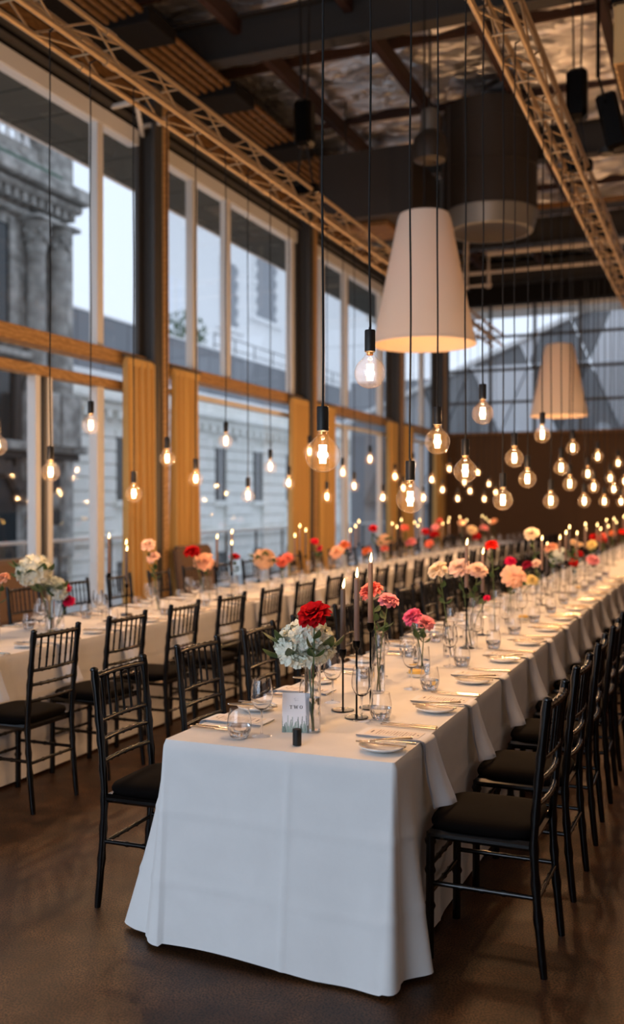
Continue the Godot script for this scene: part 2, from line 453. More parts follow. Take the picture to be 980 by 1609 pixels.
func build_room() -> void:
	struct("floor", span(-7.15, 3.4, -0.2, 0.0, 6.2, END_Z - 0.3), M.concrete)
	# west side: columns, bays of glass, panel over the heads
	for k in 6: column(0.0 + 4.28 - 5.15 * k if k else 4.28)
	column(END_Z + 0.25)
	window_bay(6.0, 4.43, [], [], false)
	window_bay(4.13, -0.72, [[1.7, 0.12]], [2.9, 0.6], false)
	window_bay(-1.02, -5.87, [[-3.4, 0.12]], [-2.2, -4.6], false)
	window_bay(-6.17, -11.02, [[-7.82, 0.1], [-8.98, 0.09], [-9.10, 0.05, "aluminium_dark"], [-9.19, 0.09], [-10.17, 0.15]], [-7.55, -10.17], true)
	window_bay(-11.32, -16.17, [[-12.35, 0.16]], [-12.5, -13.55, -16.0], false)
	window_bay(-16.47, -21.32, [[-18.7, 0.12], [-20.9, 0.06]], [-17.4, -18.7, -20.9], false)
	window_bay(-21.62, -25.1, [[-22.6, 0.1], [-24.2, 0.08]], [-22.6, -24.2], false)
	var w := struct("wall_west", span(GLASS_X - 0.2, GLASS_X + 0.02, 6.4, 8.2, 6.2, END_Z - 0.3), M.dark_panel)
	for q in [[6.47, 0.05, "galvanised"], [6.62, 0.035, "galvanised"], [6.80, 0.09, "batten"], [6.98, 0.03, "galvanised"]]:
		struct("service_rail", span(GLASS_X + 0.02, GLASS_X + 0.09, q[0], q[0] + q[1], 6.0, END_Z), M[q[2]], w)
	# end wall: dark panelling with seams, glazing over it
	var n := struct("wall_north", span(-7.2, 3.4, 0.0, 3.36, END_Z - 0.2, END_Z), M.dark_wall)
	for i in 8:
		struct("wall_panel", span(-6.98 + i * 1.2, -6.98 + i * 1.2 + 1.19, 0.1, 3.3, END_Z, END_Z + 0.018, 0.004), M.dark_wall, n)
	struct("cap", span(-7.2, 3.4, 3.36, 3.43, END_Z - 0.12, END_Z + 0.06, 0.006), M.batten, n)
	struct("baseboard_north", span(-7.0, 3.2, 0.0, 0.1, END_Z, END_Z + 0.03), M.dark_panel)
	var gw := struct_root("window_8")
	for i in 13:
		var x := -7.81 + 1.13 * i
		if x > -7.0 and x < 3.2:
			struct("mullion", span(x - 0.035, x + 0.035, 3.43, 6.7, END_Z - 0.1, END_Z + 0.02), M.aluminium_dark, gw)
	for i in 3:
		var y: float = [4.2, 5.03, 5.88][i]
		struct("rail", span(-7.0, 3.2, y - 0.03, y + 0.03, END_Z - 0.08, END_Z + 0.03), M.aluminium_dark, gw)
	for i in 9:
		for j in 4:
			var y: float = [3.43, 4.2, 5.03, 5.88][j]
			var y1: float = [4.2, 5.03, 5.88, 6.7][j]
			struct("pane", span(-6.65 + 1.13 * (i - 0.3), -6.65 + 1.13 * (i + 0.7), y, y1, END_Z - 0.045, END_Z - 0.04), M.pane, gw)
	struct("wall_north_lintel", span(-7.2, 3.4, 6.7, 8.2, END_Z - 0.2, END_Z + 0.1), M.dark_panel)
	# the sides that the photograph does not show close the room
	var we := struct("wall_east", span(3.2, 3.4, 0.0, 8.2, 6.2, END_Z - 0.2), M.plaster)  # unseen wall, set close and pale to bounce bulb light back
	struct("added_dark_band", span(3.17, 3.2, 0.0, 1.35, 6.0, END_Z), M.dark_panel, we)  # unseen dark band, added to cut light reflected onto the floor
	var s := struct_root("wall_south")
	struct("pier", span(-7.2, -6.6, 0.0, 8.2, 6.0, 6.2), M.dark_panel, s)
	struct("pier", span(-0.2, 3.4, 0.0, 8.2, 6.0, 6.2), M.dark_panel, s)
	struct("lintel", span(-6.6, -0.2, 6.2, 8.2, 6.0, 6.2), M.dark_panel, s)
	for i in 5:
		struct("mullion", span(-6.6 + i * 1.6 - 0.05, -6.6 + i * 1.6 + 0.05, 0.0, 6.2, 6.04, 6.16), M.aluminium, s)
	for i in 4:
		struct("pane", span(-6.55 + i * 1.6, -5.05 + i * 1.6, 0.0, 6.2, 6.1, 6.106), M.pane, s)
	# roof: crinkled foil between purlins, steel beams under
	var crinkle := FastNoiseLite.new()
	crinkle.seed = 12; crinkle.frequency = 1.0; crinkle.fractal_octaves = 2
	var rows := []
	for i in 560:
		var row := []
		for j in 72:
			var z := 3.0 - 28.7 * i / 559.0
			var x := -7.2 + 10.5 * j / 71.0
			row.append(Vector3(x, 7.85 + 0.075 * crinkle.get_noise_2d(x * 0.8, z * 3.6) + 0.04 * crinkle.get_noise_2d(x * 2.4 + 40.0, z * 7.0) - 0.04 * absf(sin(z * PI / 2.3)), z))
		rows.append(row)
	var roof := struct("ceiling", span(-7.2, 3.4, 8.0, 8.2, 6.2, END_Z - 0.3), M.dark_panel)
	struct("foil_blanket", MB.new().grid(rows), M.foil, roof)
	for i in 14:
		var z := 5.6 - 2.3 * i
		struct("purlin", span(-7.0, 3.2, 7.70, 7.84, z - 0.03, z + 0.03), M.purlin, roof)
	for i in 7:
		var z := 4.28 - 5.15 * i if i < 6 else END_Z + 0.35
		var b := struct("beam", span(-7.0, 3.2, 7.12, 7.15, z - 0.12, z + 0.12, 0.004), M.steel_beam)
		struct("web", span(-7.0, 3.2, 7.15, 7.62, z - 0.012, z + 0.012), M.steel_beam, b)
		struct("flange", span(-7.0, 3.2, 7.62, 7.65, z - 0.12, z + 0.12, 0.004), M.steel_beam, b)
	for x in [-5.6, -4.125, -2.8, -1.345, 0.6, 2.4]:
		struct("beam", span(x - 0.05, x + 0.05, 7.44, 7.66, 6.0, END_Z), M.purlin)
	for i in 5:
		struct("trim", span(-6.42 + i * 0.11, -6.37 + i * 0.11, 6.98 + i * 0.012, 7.03 + i * 0.012, 6.0, END_Z + 0.4, 0.005), M.batten)
	for i in 15:
		struct("trim", span(-6.5, -5.86, 6.93, 7.1, 5.2 - i * 2.1 - 0.6, 5.2 - i * 2.1, 0.01), M.dark_panel)
	struct("trim", span(-6.95, -6.5, 6.96, 7.0, 6.0, END_Z + 0.4), M.dark_panel)

# ---------------------------------------------------------------- outside
func build_outside() -> void:
	var X := GLASS_X
	struct("ground_terrace", span(X - 3.3, X - 0.15, -0.25, -0.03, 8.0, -34.0), M.pavement)
	struct("ground_street", span(-60, 40, -4.3, -4.0, 40, -110), M.pavement)
	# eave over the glass
	var ev := struct("roof_eave", span(X - 1.25, X - 0.2, 6.36, 6.5, 6.2, -26.0), M.soffit)
	struct("fascia", span(X - 1.3, X - 1.24, 6.34, 6.56, 6.2, -26.0), M.white_render, ev)
	for i in 40:
		struct("soffit_board", span(X - 1.24, X - 0.2, 6.345, 6.36, 5.9 - i * 0.8, 5.13 - i * 0.8), M.soffit, ev)
	# terrace balustrade
	var b := thing("balustrade", "frameless glass balustrade with a pale rail along the terrace outside the windows", "railing", Vector3(X - 3.1, -0.03, 0))
	obj("handrail", span(-0.035, 0.035, 1.0, 1.05, 6.0, -33.0, 0.01), M.aluminium, b)
	for i in 26:
		obj("glass_panel", span(-0.006, 0.006, 0.06, 1.0, 5.9 - i * 1.5, 4.45 - i * 1.5), M.thin_glass, b)
		obj("post", span(-0.02, 0.02, 0.0, 1.0, 4.4 - i * 1.5 - 0.02 + 0.03, 4.4 - i * 1.5 + 0.02 + 0.03), M.aluminium_dark, b)
	outside_ornate()
	outside_cream()
	outside_white()
	outside_facets()
	# tree showing over the grey storey and beyond the cream front
	for q in [[-23.2, -40.5, 9.4, 1.2], [-15.5, -50.0, 3.0, 2.6]]:
		var t := thing("street_tree", ["small leafy tree on the roof terrace behind the grey cladding", "street tree with loose green crown beyond the cream stone building"][0 if q[2] > 5 else 1], "tree", Vector3(q[0], 7.99 if q[2] > 5 else -4.0, q[1]))
		var hh: float = q[2] - t.position.y
		obj("trunk", MB.new().tube([Vector3.ZERO, Vector3(0.05, hh * 0.6, 0), Vector3(0, hh, 0.05)], [0.09, 0.07, 0.03], 7), M.bark, t)
		var mm := MultiMesh.new()
		mm.transform_format = MultiMesh.TRANSFORM_3D
		mm.mesh = leaf_mesh(0.16, 0.11)
		mm.instance_count = 700
		rng.seed = int(q[2] * 10)
		for i in 700:
			var d: Vector3 = Vector3(rng.randfn(), rng.randfn(), rng.randfn()).normalized() * pow(rng.randf(), 0.4) * q[3]
			mm.set_instance_transform(i, Transform3D(Basis.from_euler(Vector3(rng.randf() * TAU, rng.randf() * TAU, 0)), d + Vector3(0, hh, 0)))
		var f := MultiMeshInstance3D.new()
		f.name = "foliage"; f.multimesh = mm; f.material_override = M.tree_leaf
		f.set_meta("kind", "stuff")
		t.add_child(f)

func outside_ornate() -> void:
	var X := -18.0
	var t := thing("ornate_building", "weathered grey stone corner building with columns, heavy cornice and roof balustrade", "building", Vector3(X, -4, -24.6))
	# local: +x faces the street, z runs to +20 towards the camera, y from the street
	obj("wall", span(-8, 0, 0, 15.6, 0, 22), M.old_stone, t)
	var cor := obj("cornice", span(-8.6, 0.75, 14.35, 14.75, -0.28, 22, 0.05), M.old_stone, t)
	obj("moulding", span(-8.4, 0.5, 14.1, 14.35, -0.18, 22, 0.08), M.old_stone, cor)
	obj("moulding", span(-8.2, 0.22, 13.55, 13.7, -0.1, 22, 0.04), M.old_stone, cor)
	for i in 36:
		obj("dentil", span(0, 0.38, 13.85, 14.1, 0.1 + i * 0.36, 0.28 + i * 0.36), M.old_stone, cor)
	obj("copper_gutter", span(-8, 0.35, 14.75, 15.05, 0.6, 22, 0.05), M.green_copper, t)
	# roof balustrade with pier
	var ba := obj("parapet", span(-0.5, 0.1, 16.1, 16.35, 1.3, 22, 0.03), M.old_stone, t)
	obj("pier", span(-0.9, 0.2, 14.75, 16.5, -0.1, 1.3, 0.05), M.old_stone, ba)
	var bal := MB.new().lathe(V2([[0.1, 0], [0.1, 0.08], [0.05, 0.14], [0.12, 0.4], [0.055, 0.72], [0.1, 0.8], [0.1, 0.88]]), 10).mesh()
	for i in 16:
		var o := obj("baluster", bal, M.white_render, ba)
		o.position = Vector3(-0.15, 15.22, 1.65 + i * 0.4)
	obj("plinth", span(-0.5, 0.12, 15.0, 15.22, 1.3, 22), M.old_stone, ba)
	# giant columns
	for z in [0.75, 1.75, 4.6, 5.6]:
		var c := obj("stone_column", MB.new().lathe(V2([[0.40, 8.7], [0.40, 8.95], [0.31, 9.05], [0.29, 9.2], [0.25, 12.5], [0.28, 12.55]]), 16, Transform3D(Basis(), Vector3(0.25, 0, z))), M.old_stone, t)
		var cap := MB.new().lathe(V2([[0.25, 12.55], [0.3, 12.75], [0.27, 12.85], [0.36, 13.1], [0.32, 13.15], [0.46, 13.42]]), 12, Transform3D(Basis(), Vector3(0.25, 0, z)))
		for k in 10:
			cap.ball(Vector3(0.25 + cos(k * TAU / 10) * 0.34, 12.95 + 0.2 * (k % 2), z + sin(k * TAU / 10) * 0.34), Vector3(0.08, 0.12, 0.08), 6)
		cap.box(Vector3(0.25, 13.5, z), Vector3(0.95, 0.12, 0.95), 0.02)
		obj("capital", cap, M.old_stone, c)
		obj("pedestal", span(-0.1, 0.75, 7.2, 8.7, z - 0.45, z + 0.45, 0.04), M.old_stone, c)
	obj("pilaster", span(0, 0.24, 4.0, 13.5, 0.0, 0.42, 0.03), M.old_stone, t)
	# upper window with a sill on brackets and lower pedimented one
	for z in [3.2, 7.6]:
		var w := obj("window", span(-0.1, 0.03, 10.4, 13.2, z - 0.55, z + 0.55), M.window_dark, t)
		obj("frame", span(0, 0.12, 10.3, 13.4, z - 0.72, z - 0.55, 0.02), M.old_stone, w)
		obj("frame", span(0, 0.12, 10.3, 13.4, z + 0.55, z + 0.72, 0.02), M.old_stone, w)
		obj("sill", span(0, 0.5, 10.1, 10.3, z - 0.9, z + 0.9, 0.03), M.white_render, w)
		obj("pediment", span(0, 0.45, 9.55, 9.75, z - 1.1, z + 1.1, 0.04), M.old_stone, w)
		var lo := obj("window", span(-0.1, 0.04, 6.6, 9.3, z - 0.7, z + 0.7), M.window_dark, t)
		obj("frame", span(0, 0.16, 6.4, 9.5, z - 0.95, z - 0.7, 0.02), M.dark_stone, lo)
		obj("frame", span(0, 0.16, 6.4, 9.5, z + 0.7, z + 0.95, 0.02), M.dark_stone, lo)
		# ground-floor arch
		var arch := obj("arch", span(-0.1, 0.05, 0.0, 5.6, z - 0.85, z + 0.85), M.window_dark, t)
		for k in 9:
			var a := PI * (k + 0.5) / 9.0
			obj("voussoir", B(Vector3(0.1, 5.6 + sin(a) * 1.0, z + cos(a) * 1.0), Vector3(0.24, 0.42, 0.36), 0.02, Basis(Vector3.RIGHT, a - PI / 2)), M.dark_stone, arch)
		var dome := MB.new()
		var ring := []
		for k in 13: ring.append(Vector3(0.03, 5.6 + sin(PI * k / 12.0) * 0.85, z + cos(PI * k / 12.0) * 0.85))
		for k in 12:
			var a := dome.vert(Vector3(0.03, 5.6, z), Vector3.RIGHT); var b2 := dome.vert(ring[k], Vector3.RIGHT); var c2 := dome.vert(ring[k + 1], Vector3.RIGHT)
			dome.tri(a, b2, c2)
		obj("tympanum", dome, M.window_dark, arch)
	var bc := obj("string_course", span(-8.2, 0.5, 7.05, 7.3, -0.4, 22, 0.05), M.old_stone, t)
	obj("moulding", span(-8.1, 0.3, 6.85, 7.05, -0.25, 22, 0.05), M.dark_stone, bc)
	for i in 14:
		obj("stone_course", span(0, 0.06, 0.3 + i * 0.47, 0.72 + i * 0.47, 0.02, 1.9, 0.03), M.old_stone if i % 2 else M.dark_stone, t)

func outside_cream() -> void:
	var t := thing("cream_building", "long cream stone street front with rusticated courses, cornice and tall narrow windows", "building", Vector3(-19.0, -4, -25.45))
	# local: +x faces the street, z runs to -40 away
	obj("wall", span(-7, -0.12, 0, 9.9, 0, -40), M.cream_stone, t)
	var cor := obj("cornice", span(-7, 0.55, 8.95, 9.15, 0, -40, 0.04), M.cream_stone, t)
	obj("moulding", span(-7, 0.3, 8.7, 8.95, 0, -40, 0.05), M.cream_stone, cor)
	for i in 60:
		obj("bracket", span(0, 0.34, 8.45, 8.7, -0.3 - i * 0.66, -0.55 - i * 0.66), M.cream_stone, cor)
	obj("coping", span(-7, 0.1, 9.75, 9.95, 0, -40, 0.03), M.white_render, t)
	var wins := []
	for i in 11:
		var zc := -3.8 - i * 3.55
		wins.append(zc)
		var w := obj("window", span(-0.12, -0.06, 5.7, 7.85, zc - 0.45, zc + 0.45), M.window_dark, t)
		obj("sill", span(-0.12, 0.14, 5.5, 5.7, zc - 0.7, zc + 0.7, 0.02), M.cream_stone, w)
		obj("lintel", span(-0.12, 0.06, 7.85, 8.1, zc - 0.62, zc + 0.62, 0.02), M.cream_stone, w)
		obj("glazing_bar", span(-0.06, -0.03, 5.7, 7.85, zc - 0.03, zc + 0.03), M.white_render, w)
		var low := obj("window", span(-0.12, -0.06, 1.2, 3.6, zc - 0.6, zc + 0.6), M.window_dark, t)
		obj("sill", span(-0.12, 0.1, 1.0, 1.2, zc - 0.8, zc + 0.8, 0.02), M.cream_stone, low)
		obj("plaque", span(-0.02, 0.05, 8.15, 8.4, zc + 1.2, zc + 2.2, 0.02), M.cream_stone, t)
	# rusticated courses between the windows
	var blk := B(Vector3.ZERO, Vector3(0.12, 0.42, 2.52), 0.03).mesh()
	for i in 11:
		for r in 18:
			var o := obj("stone_course", blk, M.cream_stone, t)
			o.position = Vector3(-0.06, 0.3 + r * 0.455, wins[i] + 1.775)
	for i in 3:
		obj("ledge", span(-0.12, 0.2, 4.3 + i * 0.0, 4.5, -0.2, -40, 0.03), M.cream_stone, t) if i == 0 else null
	# set-back storey in grey sheet
	var g := thing("grey_storey", "flat grey metal-clad storey set back over the cream stone front", "building", Vector3(-19.4, 5.96, -25.5))
	obj("wall", span(-6, 0, 0, 1.95, 0, -40), M.grey_clad, g)
	obj("coping", span(-6.05, 0.06, 1.95, 2.02, 0.05, -40), M.white_render, g)
	for i in 26:
		obj("cladding_panel", span(0, 0.03, 0.03, 1.92, -0.02 - i * 1.5, -1.48 - i * 1.5), M.grey_clad, g)

func outside_white() -> void:
	var t := thing("white_building", "tall pale rendered building with grey quoined panels seen through the upper windows", "building", Vector3(-27, -4, -30))
	obj("wall", span(-0.4, 0, 0, 34, -13, -52), M.white_render, t)
	# pale wall with grey recesses and toothed quoins
	for q in [[-21.5, -23.9, 16.0, 19.8], [-25.9, -29.5, 17.2, 24.5], [-33.6, -37.0, 17.2, 24.5]]:
		var r := obj("grey_recess", span(-0.2, 0.02, q[2], q[3], q[0], q[1]), M.mid_grey, t)
		var y: float = q[2]
		var k := 0
		while y < q[3] - 0.1:
			var d: float = 0.42 if k % 2 else 0.2
			obj("quoin", span(0, 0.12, y, y + 0.36, q[0] + 0.15, q[0] - d, 0.02), M.white_render, r)
			obj("quoin", span(0, 0.12, y, y + 0.36, q[1] - 0.15, q[1] + d, 0.02), M.white_render, r)
			y += 0.4; k += 1
		obj("sill", span(0, 0.3, q[2] - 0.25, q[2], q[0] + 0.5, q[1] - 0.5, 0.02), M.white_render, r)
	for i in 6:
		var w := obj("window", span(-0.1, 0.03, 14.2, 17.6, -13.0 - i * 0.9, -13.5 - i * 0.9), M.facet_3, t)
		obj("sill", span(0, 0.15, 14.05, 14.2, -12.9 - i * 0.9, -13.6 - i * 0.9), M.white_render, w)
	var r2 := thing("roof_railing", "thin dark metal railing on the flat roof in front of the pale building", "railing", Vector3(-20.2, 7.92, -38))
	for i in 9: obj("post", span(-0.02, 0.02, 0, 1.0, -i * 2.0 - 0.02, -i * 2.0 + 0.02), M.steel_dark, r2)
	obj("rail", span(-0.02, 0.02, 0.96, 1.0, 0, -16), M.steel_dark, r2)
	obj("rail", span(-0.02, 0.02, 0.5, 0.53, 0, -16), M.steel_dark, r2)

func outside_facets() -> void:
	# the triangulated facade behind the end glazing, under a sloping white roof edge
	var t := thing("faceted_building", "angular facade of grey, white and cream triangular panels behind the end glazing", "building", Vector3(0, -4, -32.5))
	obj("wall", MB.new().box(Vector3(0, 5.0, -0.3), Vector3(24, 9.6, 0.3)), M.mid_grey, t)
	rng.seed = 77
	var s := 1.9
	var hh := 2.25
	for r in 5:
		for k in 20:
			var y0 := 5.6 + r * hh
			var x0 := -11.5 + k * s * 0.5
			var up := (k + r) % 2 == 0
			var pts: Array
			if up: pts = [Vector3(x0, y0, 0), Vector3(x0 + s, y0, 0), Vector3(x0 + s * 0.5, y0 + hh, 0)]
			else: pts = [Vector3(x0 + s * 0.5, y0, 0), Vector3(x0 + s, y0 + hh, 0), Vector3(x0, y0 + hh, 0)]
			# cut by the roof line y = 10.15 + 0.416 (x + 7.8)
			var poly := PackedVector2Array()
			for p in pts: poly.append(Vector2(p.x, p.y))
			var half := PackedVector2Array([Vector2(-20, 0), Vector2(12, 0), Vector2(12, 10.05 + 0.416 * 19.8), Vector2(-20, 10.05 - 0.416 * 12.2)])
			if Geometry2D.is_polygon_clockwise(half): half.reverse()
			if Geometry2D.is_polygon_clockwise(poly): poly.reverse()
			for cut in Geometry2D.intersect_polygons(Geometry2D.offset_polygon(poly, -0.02)[0], half):
				if cut.size() < 3: continue
				var mb := MB.new()
				var c0 := Vector2()
				for p in cut: c0 += p / cut.size()
				var z := rng.randf_range(0.0, 0.12)
				for i in cut.size():
					var a: Vector2 = cut[i]; var b: Vector2 = cut[(i + 1) % cut.size()]
					var e: Vector2 = (b - a).normalized()
					mb.quad(Vector3(a.x, a.y, -0.15), Vector3(b.x, b.y, -0.15), Vector3(b.x, b.y, z), Vector3(a.x, a.y, z), Vector3(e.y, -e.x, 0))
					var q0 := mb.vert(Vector3(a.x, a.y, z), Vector3.BACK); var q1 := mb.vert(Vector3(b.x, b.y, z), Vector3.BACK); var q2 := mb.vert(Vector3(c0.x, c0.y, z + 0.06), Vector3.BACK)
					mb.tri(q0, q1, q2)
				var pick := rng.randi() % (12 if r > 2 or k < 6 else 10)
				if c0.x < -4.4 and pick == 10: pick = 4
				var key := "facet_%d" % [0, 2, 1, 2, 2, 3, 3, 2, 4, 0, 5, 3][pick]
				obj("triangular_panel", mb, M[key], t)
	obj("roof_edge", MB.new().bar(Vector3(-13, 10.15 - 0.416 * 5.2, 0.1), Vector3(6, 10.15 + 0.416 * 13.8, 0.1), 0.3, 0.16, 0.02), M.white_render, t)
	struct("roof_eave_north", span(-9.0, 3.4, 6.6, 6.72, END_Z - 0.25, END_Z - 1.35), M.cream_stone)

func leaf_mesh(l: float, w: float) -> ArrayMesh:
	var rows := []
	for i in 6:
		var v := i / 5.0
		var hw := w * 0.5 * pow(sin(PI * clampf(v * 0.94 + 0.03, 0, 1)), 0.8)
		var row := []
		for j in 5:
			var u := j / 2.0 - 1.0
			row.append(Vector3(hw * u, l * v, absf(u) * hw * 0.35 - 0.12 * l * v * v))
		rows.append(row)
	return MB.new().grid(rows).mesh()

# ---------------------------------------------------------------- overhead
func box_truss(x: float, z0: float, z1: float, y: float, label: String) -> void:
	var s := 0.21
	var t := thing("lighting_truss", label, "truss", Vector3(x, y, z0))
	var ln := z1 - z0
	for q in [[-1, 0], [1, 0], [-1, 1], [1, 1]]:
		obj("chord", MB.new().tube([Vector3(q[0] * s / 2, q[1] * s, 0), Vector3(q[0] * s / 2, q[1] * s, ln)], 0.022, 10), M.truss_alloy, t)
	var pitch := 0.4
	var diag := MB.new().tube([Vector3(0, 0, 0), Vector3(0, s, -pitch)], 0.009, 6).mesh()
	var diag2 := MB.new().tube([Vector3(0, s, 0), Vector3(0, 0, -pitch)], 0.009, 6).mesh()
	var flat := MB.new().tube([Vector3(-s / 2, 0, 0), Vector3(s / 2, 0, -pitch)], 0.009, 6).mesh()
	var rung := MB.new().tube([Vector3(-s / 2, 0, 0), Vector3(s / 2, 0, 0)], 0.009, 6).mesh()
	var n := int(absf(ln) / pitch)
	var far := MB.new()
	for i in n:
		var z := -pitch * i
		if i < 48:
			for sd in [-1.0, 1.0]:
				var o := obj("brace", diag if i % 2 else diag2, M.truss_alloy, t); o.position = Vector3(sd * s / 2, 0, z)
			var a := obj("rung", flat if i % 2 else rung, M.truss_alloy, t); a.position = Vector3(0, 0, z)
			var b := obj("rung", rung if i % 2 else flat, M.truss_alloy, t); b.position = Vector3(0, s, z)
		else:
			for sd in [-1.0, 1.0]:
				far.tube([Vector3(sd * s / 2, s * (i % 2), z), Vector3(sd * s / 2, s * ((i + 1) % 2), z - pitch)], 0.009, 5)
			far.tube([Vector3(-s / 2, 0, z), Vector3(s / 2, 0, z)], 0.009, 5)
			far.tube([Vector3(-s / 2, s, z), Vector3(s / 2, s, z)], 0.009, 5)
	var f := obj("bracing", far, M.truss_alloy, t)
	f.set_meta("kind", "stuff")
	# section joints
	for i in range(1, 9):
		if i * 3.0 < absf(ln):
			for q in [[-1, 0], [1, 0], [-1, 1], [1, 1]]:
				obj("coupler", MB.new().tube([Vector3(q[0] * s / 2, q[1] * s, -i * 3.0 + 0.06), Vector3(q[0] * s / 2, q[1] * s, -i * 3.0 - 0.06)], 0.03, 8), M.truss_alloy, t)

func hoist(x: float, z: float, y: float, label: String) -> void:
	var t := thing("truss_hanger", label, "hanger", Vector3(x, y, z))
	obj("clamp", B(Vector3(0, 0.02, 0), Vector3(0.3, 0.1, 0.1), 0.015), M.black_metal, t)
	for s in [-1.0, 1.0]:
		obj("strap", MB.new().bar(Vector3(s * 0.1, 0.05, 0), Vector3(s * 0.03, 0.48, 0), 0.03, 0.012), M.cord, t)
		obj("strap", MB.new().bar(Vector3(s * 0.035, 0.97, 0), Vector3(s * 0.06, 2.52, 0), 0.035, 0.012), M.cord, t)
	obj("motor", B(Vector3(0, 0.72, 0), Vector3(0.2, 0.5, 0.2), 0.04), M.black_metal, t)
	obj("hook", MB.new().tube([Vector3(0, 0.62, 0), Vector3(0, 0.68, 0)], 0.02, 8), M.galvanised, t)

func make_pendant(len_: float, wobble: float, tie: float) -> Node3D:
	# origin at the centre of the globe
	var t := Node3D.new()
	var R := 0.0625
	var prof := []
	for k in 15:
		var a := -PI / 2 + (PI * 0.81) * k / 14.0
		prof.append(Vector2(maxf(cos(a) * R, 0.0), sin(a) * R))
	prof.append(Vector2(0.024, 0.064)); prof.append(Vector2(0.0195, 0.074)); prof.append(Vector2(0.018, 0.086))
	obj("globe", globe_mesh if globe_mesh else MB.new().lathe(prof, 32), M.globe_glass, t)
	obj("lamp_cap", MB.new().lathe(V2([[0.0135, 0.072], [0.0135, 0.1], [0, 0.1]]), 16), M.brass, t)
	obj("stem", MB.new().tube([Vector3(0, 0.0, 0), Vector3(0, 0.075, 0)], [0.0025, 0.007], 8), M.globe_glass, t)
	obj("filament", filament_mesh, M.filament, t)
	obj("socket", MB.new().lathe(V2([[0.0, 0.083], [0.0185, 0.083], [0.0215, 0.086], [0.0215, 0.168], [0.0195, 0.172], [0.006, 0.172], [0.0045, 0.184], [0, 0.184]]), 24), M.black_plastic, t)
	var path := []
	var n := 14
	for i in n + 1:
		var y := 0.18 + (len_ - 0.18) * i / n
		path.append(Vector3(sin(y * 5.1 + wobble) * 0.0025, y, cos(y * 4.3 + wobble * 2.0) * 0.0025))
	obj("cord", MB.new().tube(path, 0.0044, 7), M.cord, t)
	obj("cord_tie", MB.new().tube([Vector3(0, len_ - 0.01, 0), Vector3(tie * 0.5, len_ + 0.006, 0), Vector3(tie, len_ + 0.018, 0)], 0.005, 6), M.cord, t)
	return t

var globe_mesh: ArrayMesh
var filament_mesh: ArrayMesh

func pendants() -> void:
	var prof := []
	for k in 15:
		var a := -PI / 2 + (PI * 0.81) * k / 14.0
		prof.append(Vector2(maxf(cos(a) * 0.0625, 0.0), sin(a) * 0.0625))
	prof.append(Vector2(0.024, 0.064)); prof.append(Vector2(0.0195, 0.074)); prof.append(Vector2(0.018, 0.086))
	globe_mesh = MB.new().lathe(prof, 32).mesh()
	var f := MB.new()
	for k in 8:
		var a := TAU * k / 8
		var b := TAU * (k + 0.5) / 8
		f.tube([Vector3(cos(a) * 0.010, -0.030, sin(a) * 0.010), Vector3(cos(b) * 0.0115, 0.036, sin(b) * 0.0115)], 0.0036, 5)
	filament_mesh = f.mesh()
	var y_top := 4.72
	for side in 2:
		var hs: Array = [[1.79, 2.14, 1.635, 1.92], [1.97, 1.82, 2.165, 1.685]][side]
		var count: int = [40, 30][side]
		for i in count:
			var h: float = hs[i % 4]
			var x: float = [-1.3, -4.1][side]
			var z: float = -([3.29, 4.92][side] + 0.494 * i)
			rng.seed = 1000 * side + i
			x += rng.randf_range(-0.025, 0.025)
			var t := make_pendant(y_top - h, i * 1.7, [-1.24, -4.02][side] - x)
			t.name = numbered("pendant_bulb")
			add_child(t)
			t.position = Vector3(x, h, z)
			t.set_meta("label", "clear globe filament bulb on a black cord, %s in the row over the %s table" % [nth(i), ["near", "window"][side]])
			t.set_meta("category", "pendant light")
			t.set_meta("group", "globe bulbs hanging over the %s table" % ["near", "window"][side])
			omni(Vector3(0, 0.0, 0), BULB_COL, BULB_E, 0.02, t, "bulb_light")

func cone_lamp(z: float, label: String) -> void:
	var t := thing("cone_pendant", label, "pendant light", Vector3(-2.8, 3.22, z))
	var outer := [Vector2(0.52, 0.0), Vector2(0.515, 0.02), Vector2(0.27, 1.26), Vector2(0.25, 1.31), Vector2(0.05, 1.35)]
	var inner := [Vector2(0.05, 1.345), Vector2(0.245, 1.3), Vector2(0.262, 1.25), Vector2(0.51, 0.02), Vector2(0.52, 0.0)]
	obj("shade", MB.new().lathe(outer, 56).lathe(inner, 56), M.shade, t)
	obj("rim", MB.new().lathe(V2([[0.512, 0.0], [0.524, -0.004], [0.526, 0.012], [0.518, 0.02]]), 56), M.shade, t)
	obj("bulb", MB.new().ball(Vector3(0, 0.72, 0), Vector3(0.06, 0.075, 0.06), 16), M.lamp_core, t)
	obj("socket", MB.new().lathe(V2([[0, 0.79], [0.03, 0.79], [0.03, 0.92], [0.012, 0.94], [0.012, 1.36]]), 16), M.black_plastic, t)
	obj("cord", MB.new().tube([Vector3(0, 1.34, 0), Vector3(0, 4.4, 0)], 0.008, 8), M.cord, t)
	omni(Vector3(0, 0.72, 0), Color(1.0, 0.74, 0.46), CONE_E, 0.06, t, "bulb_light")

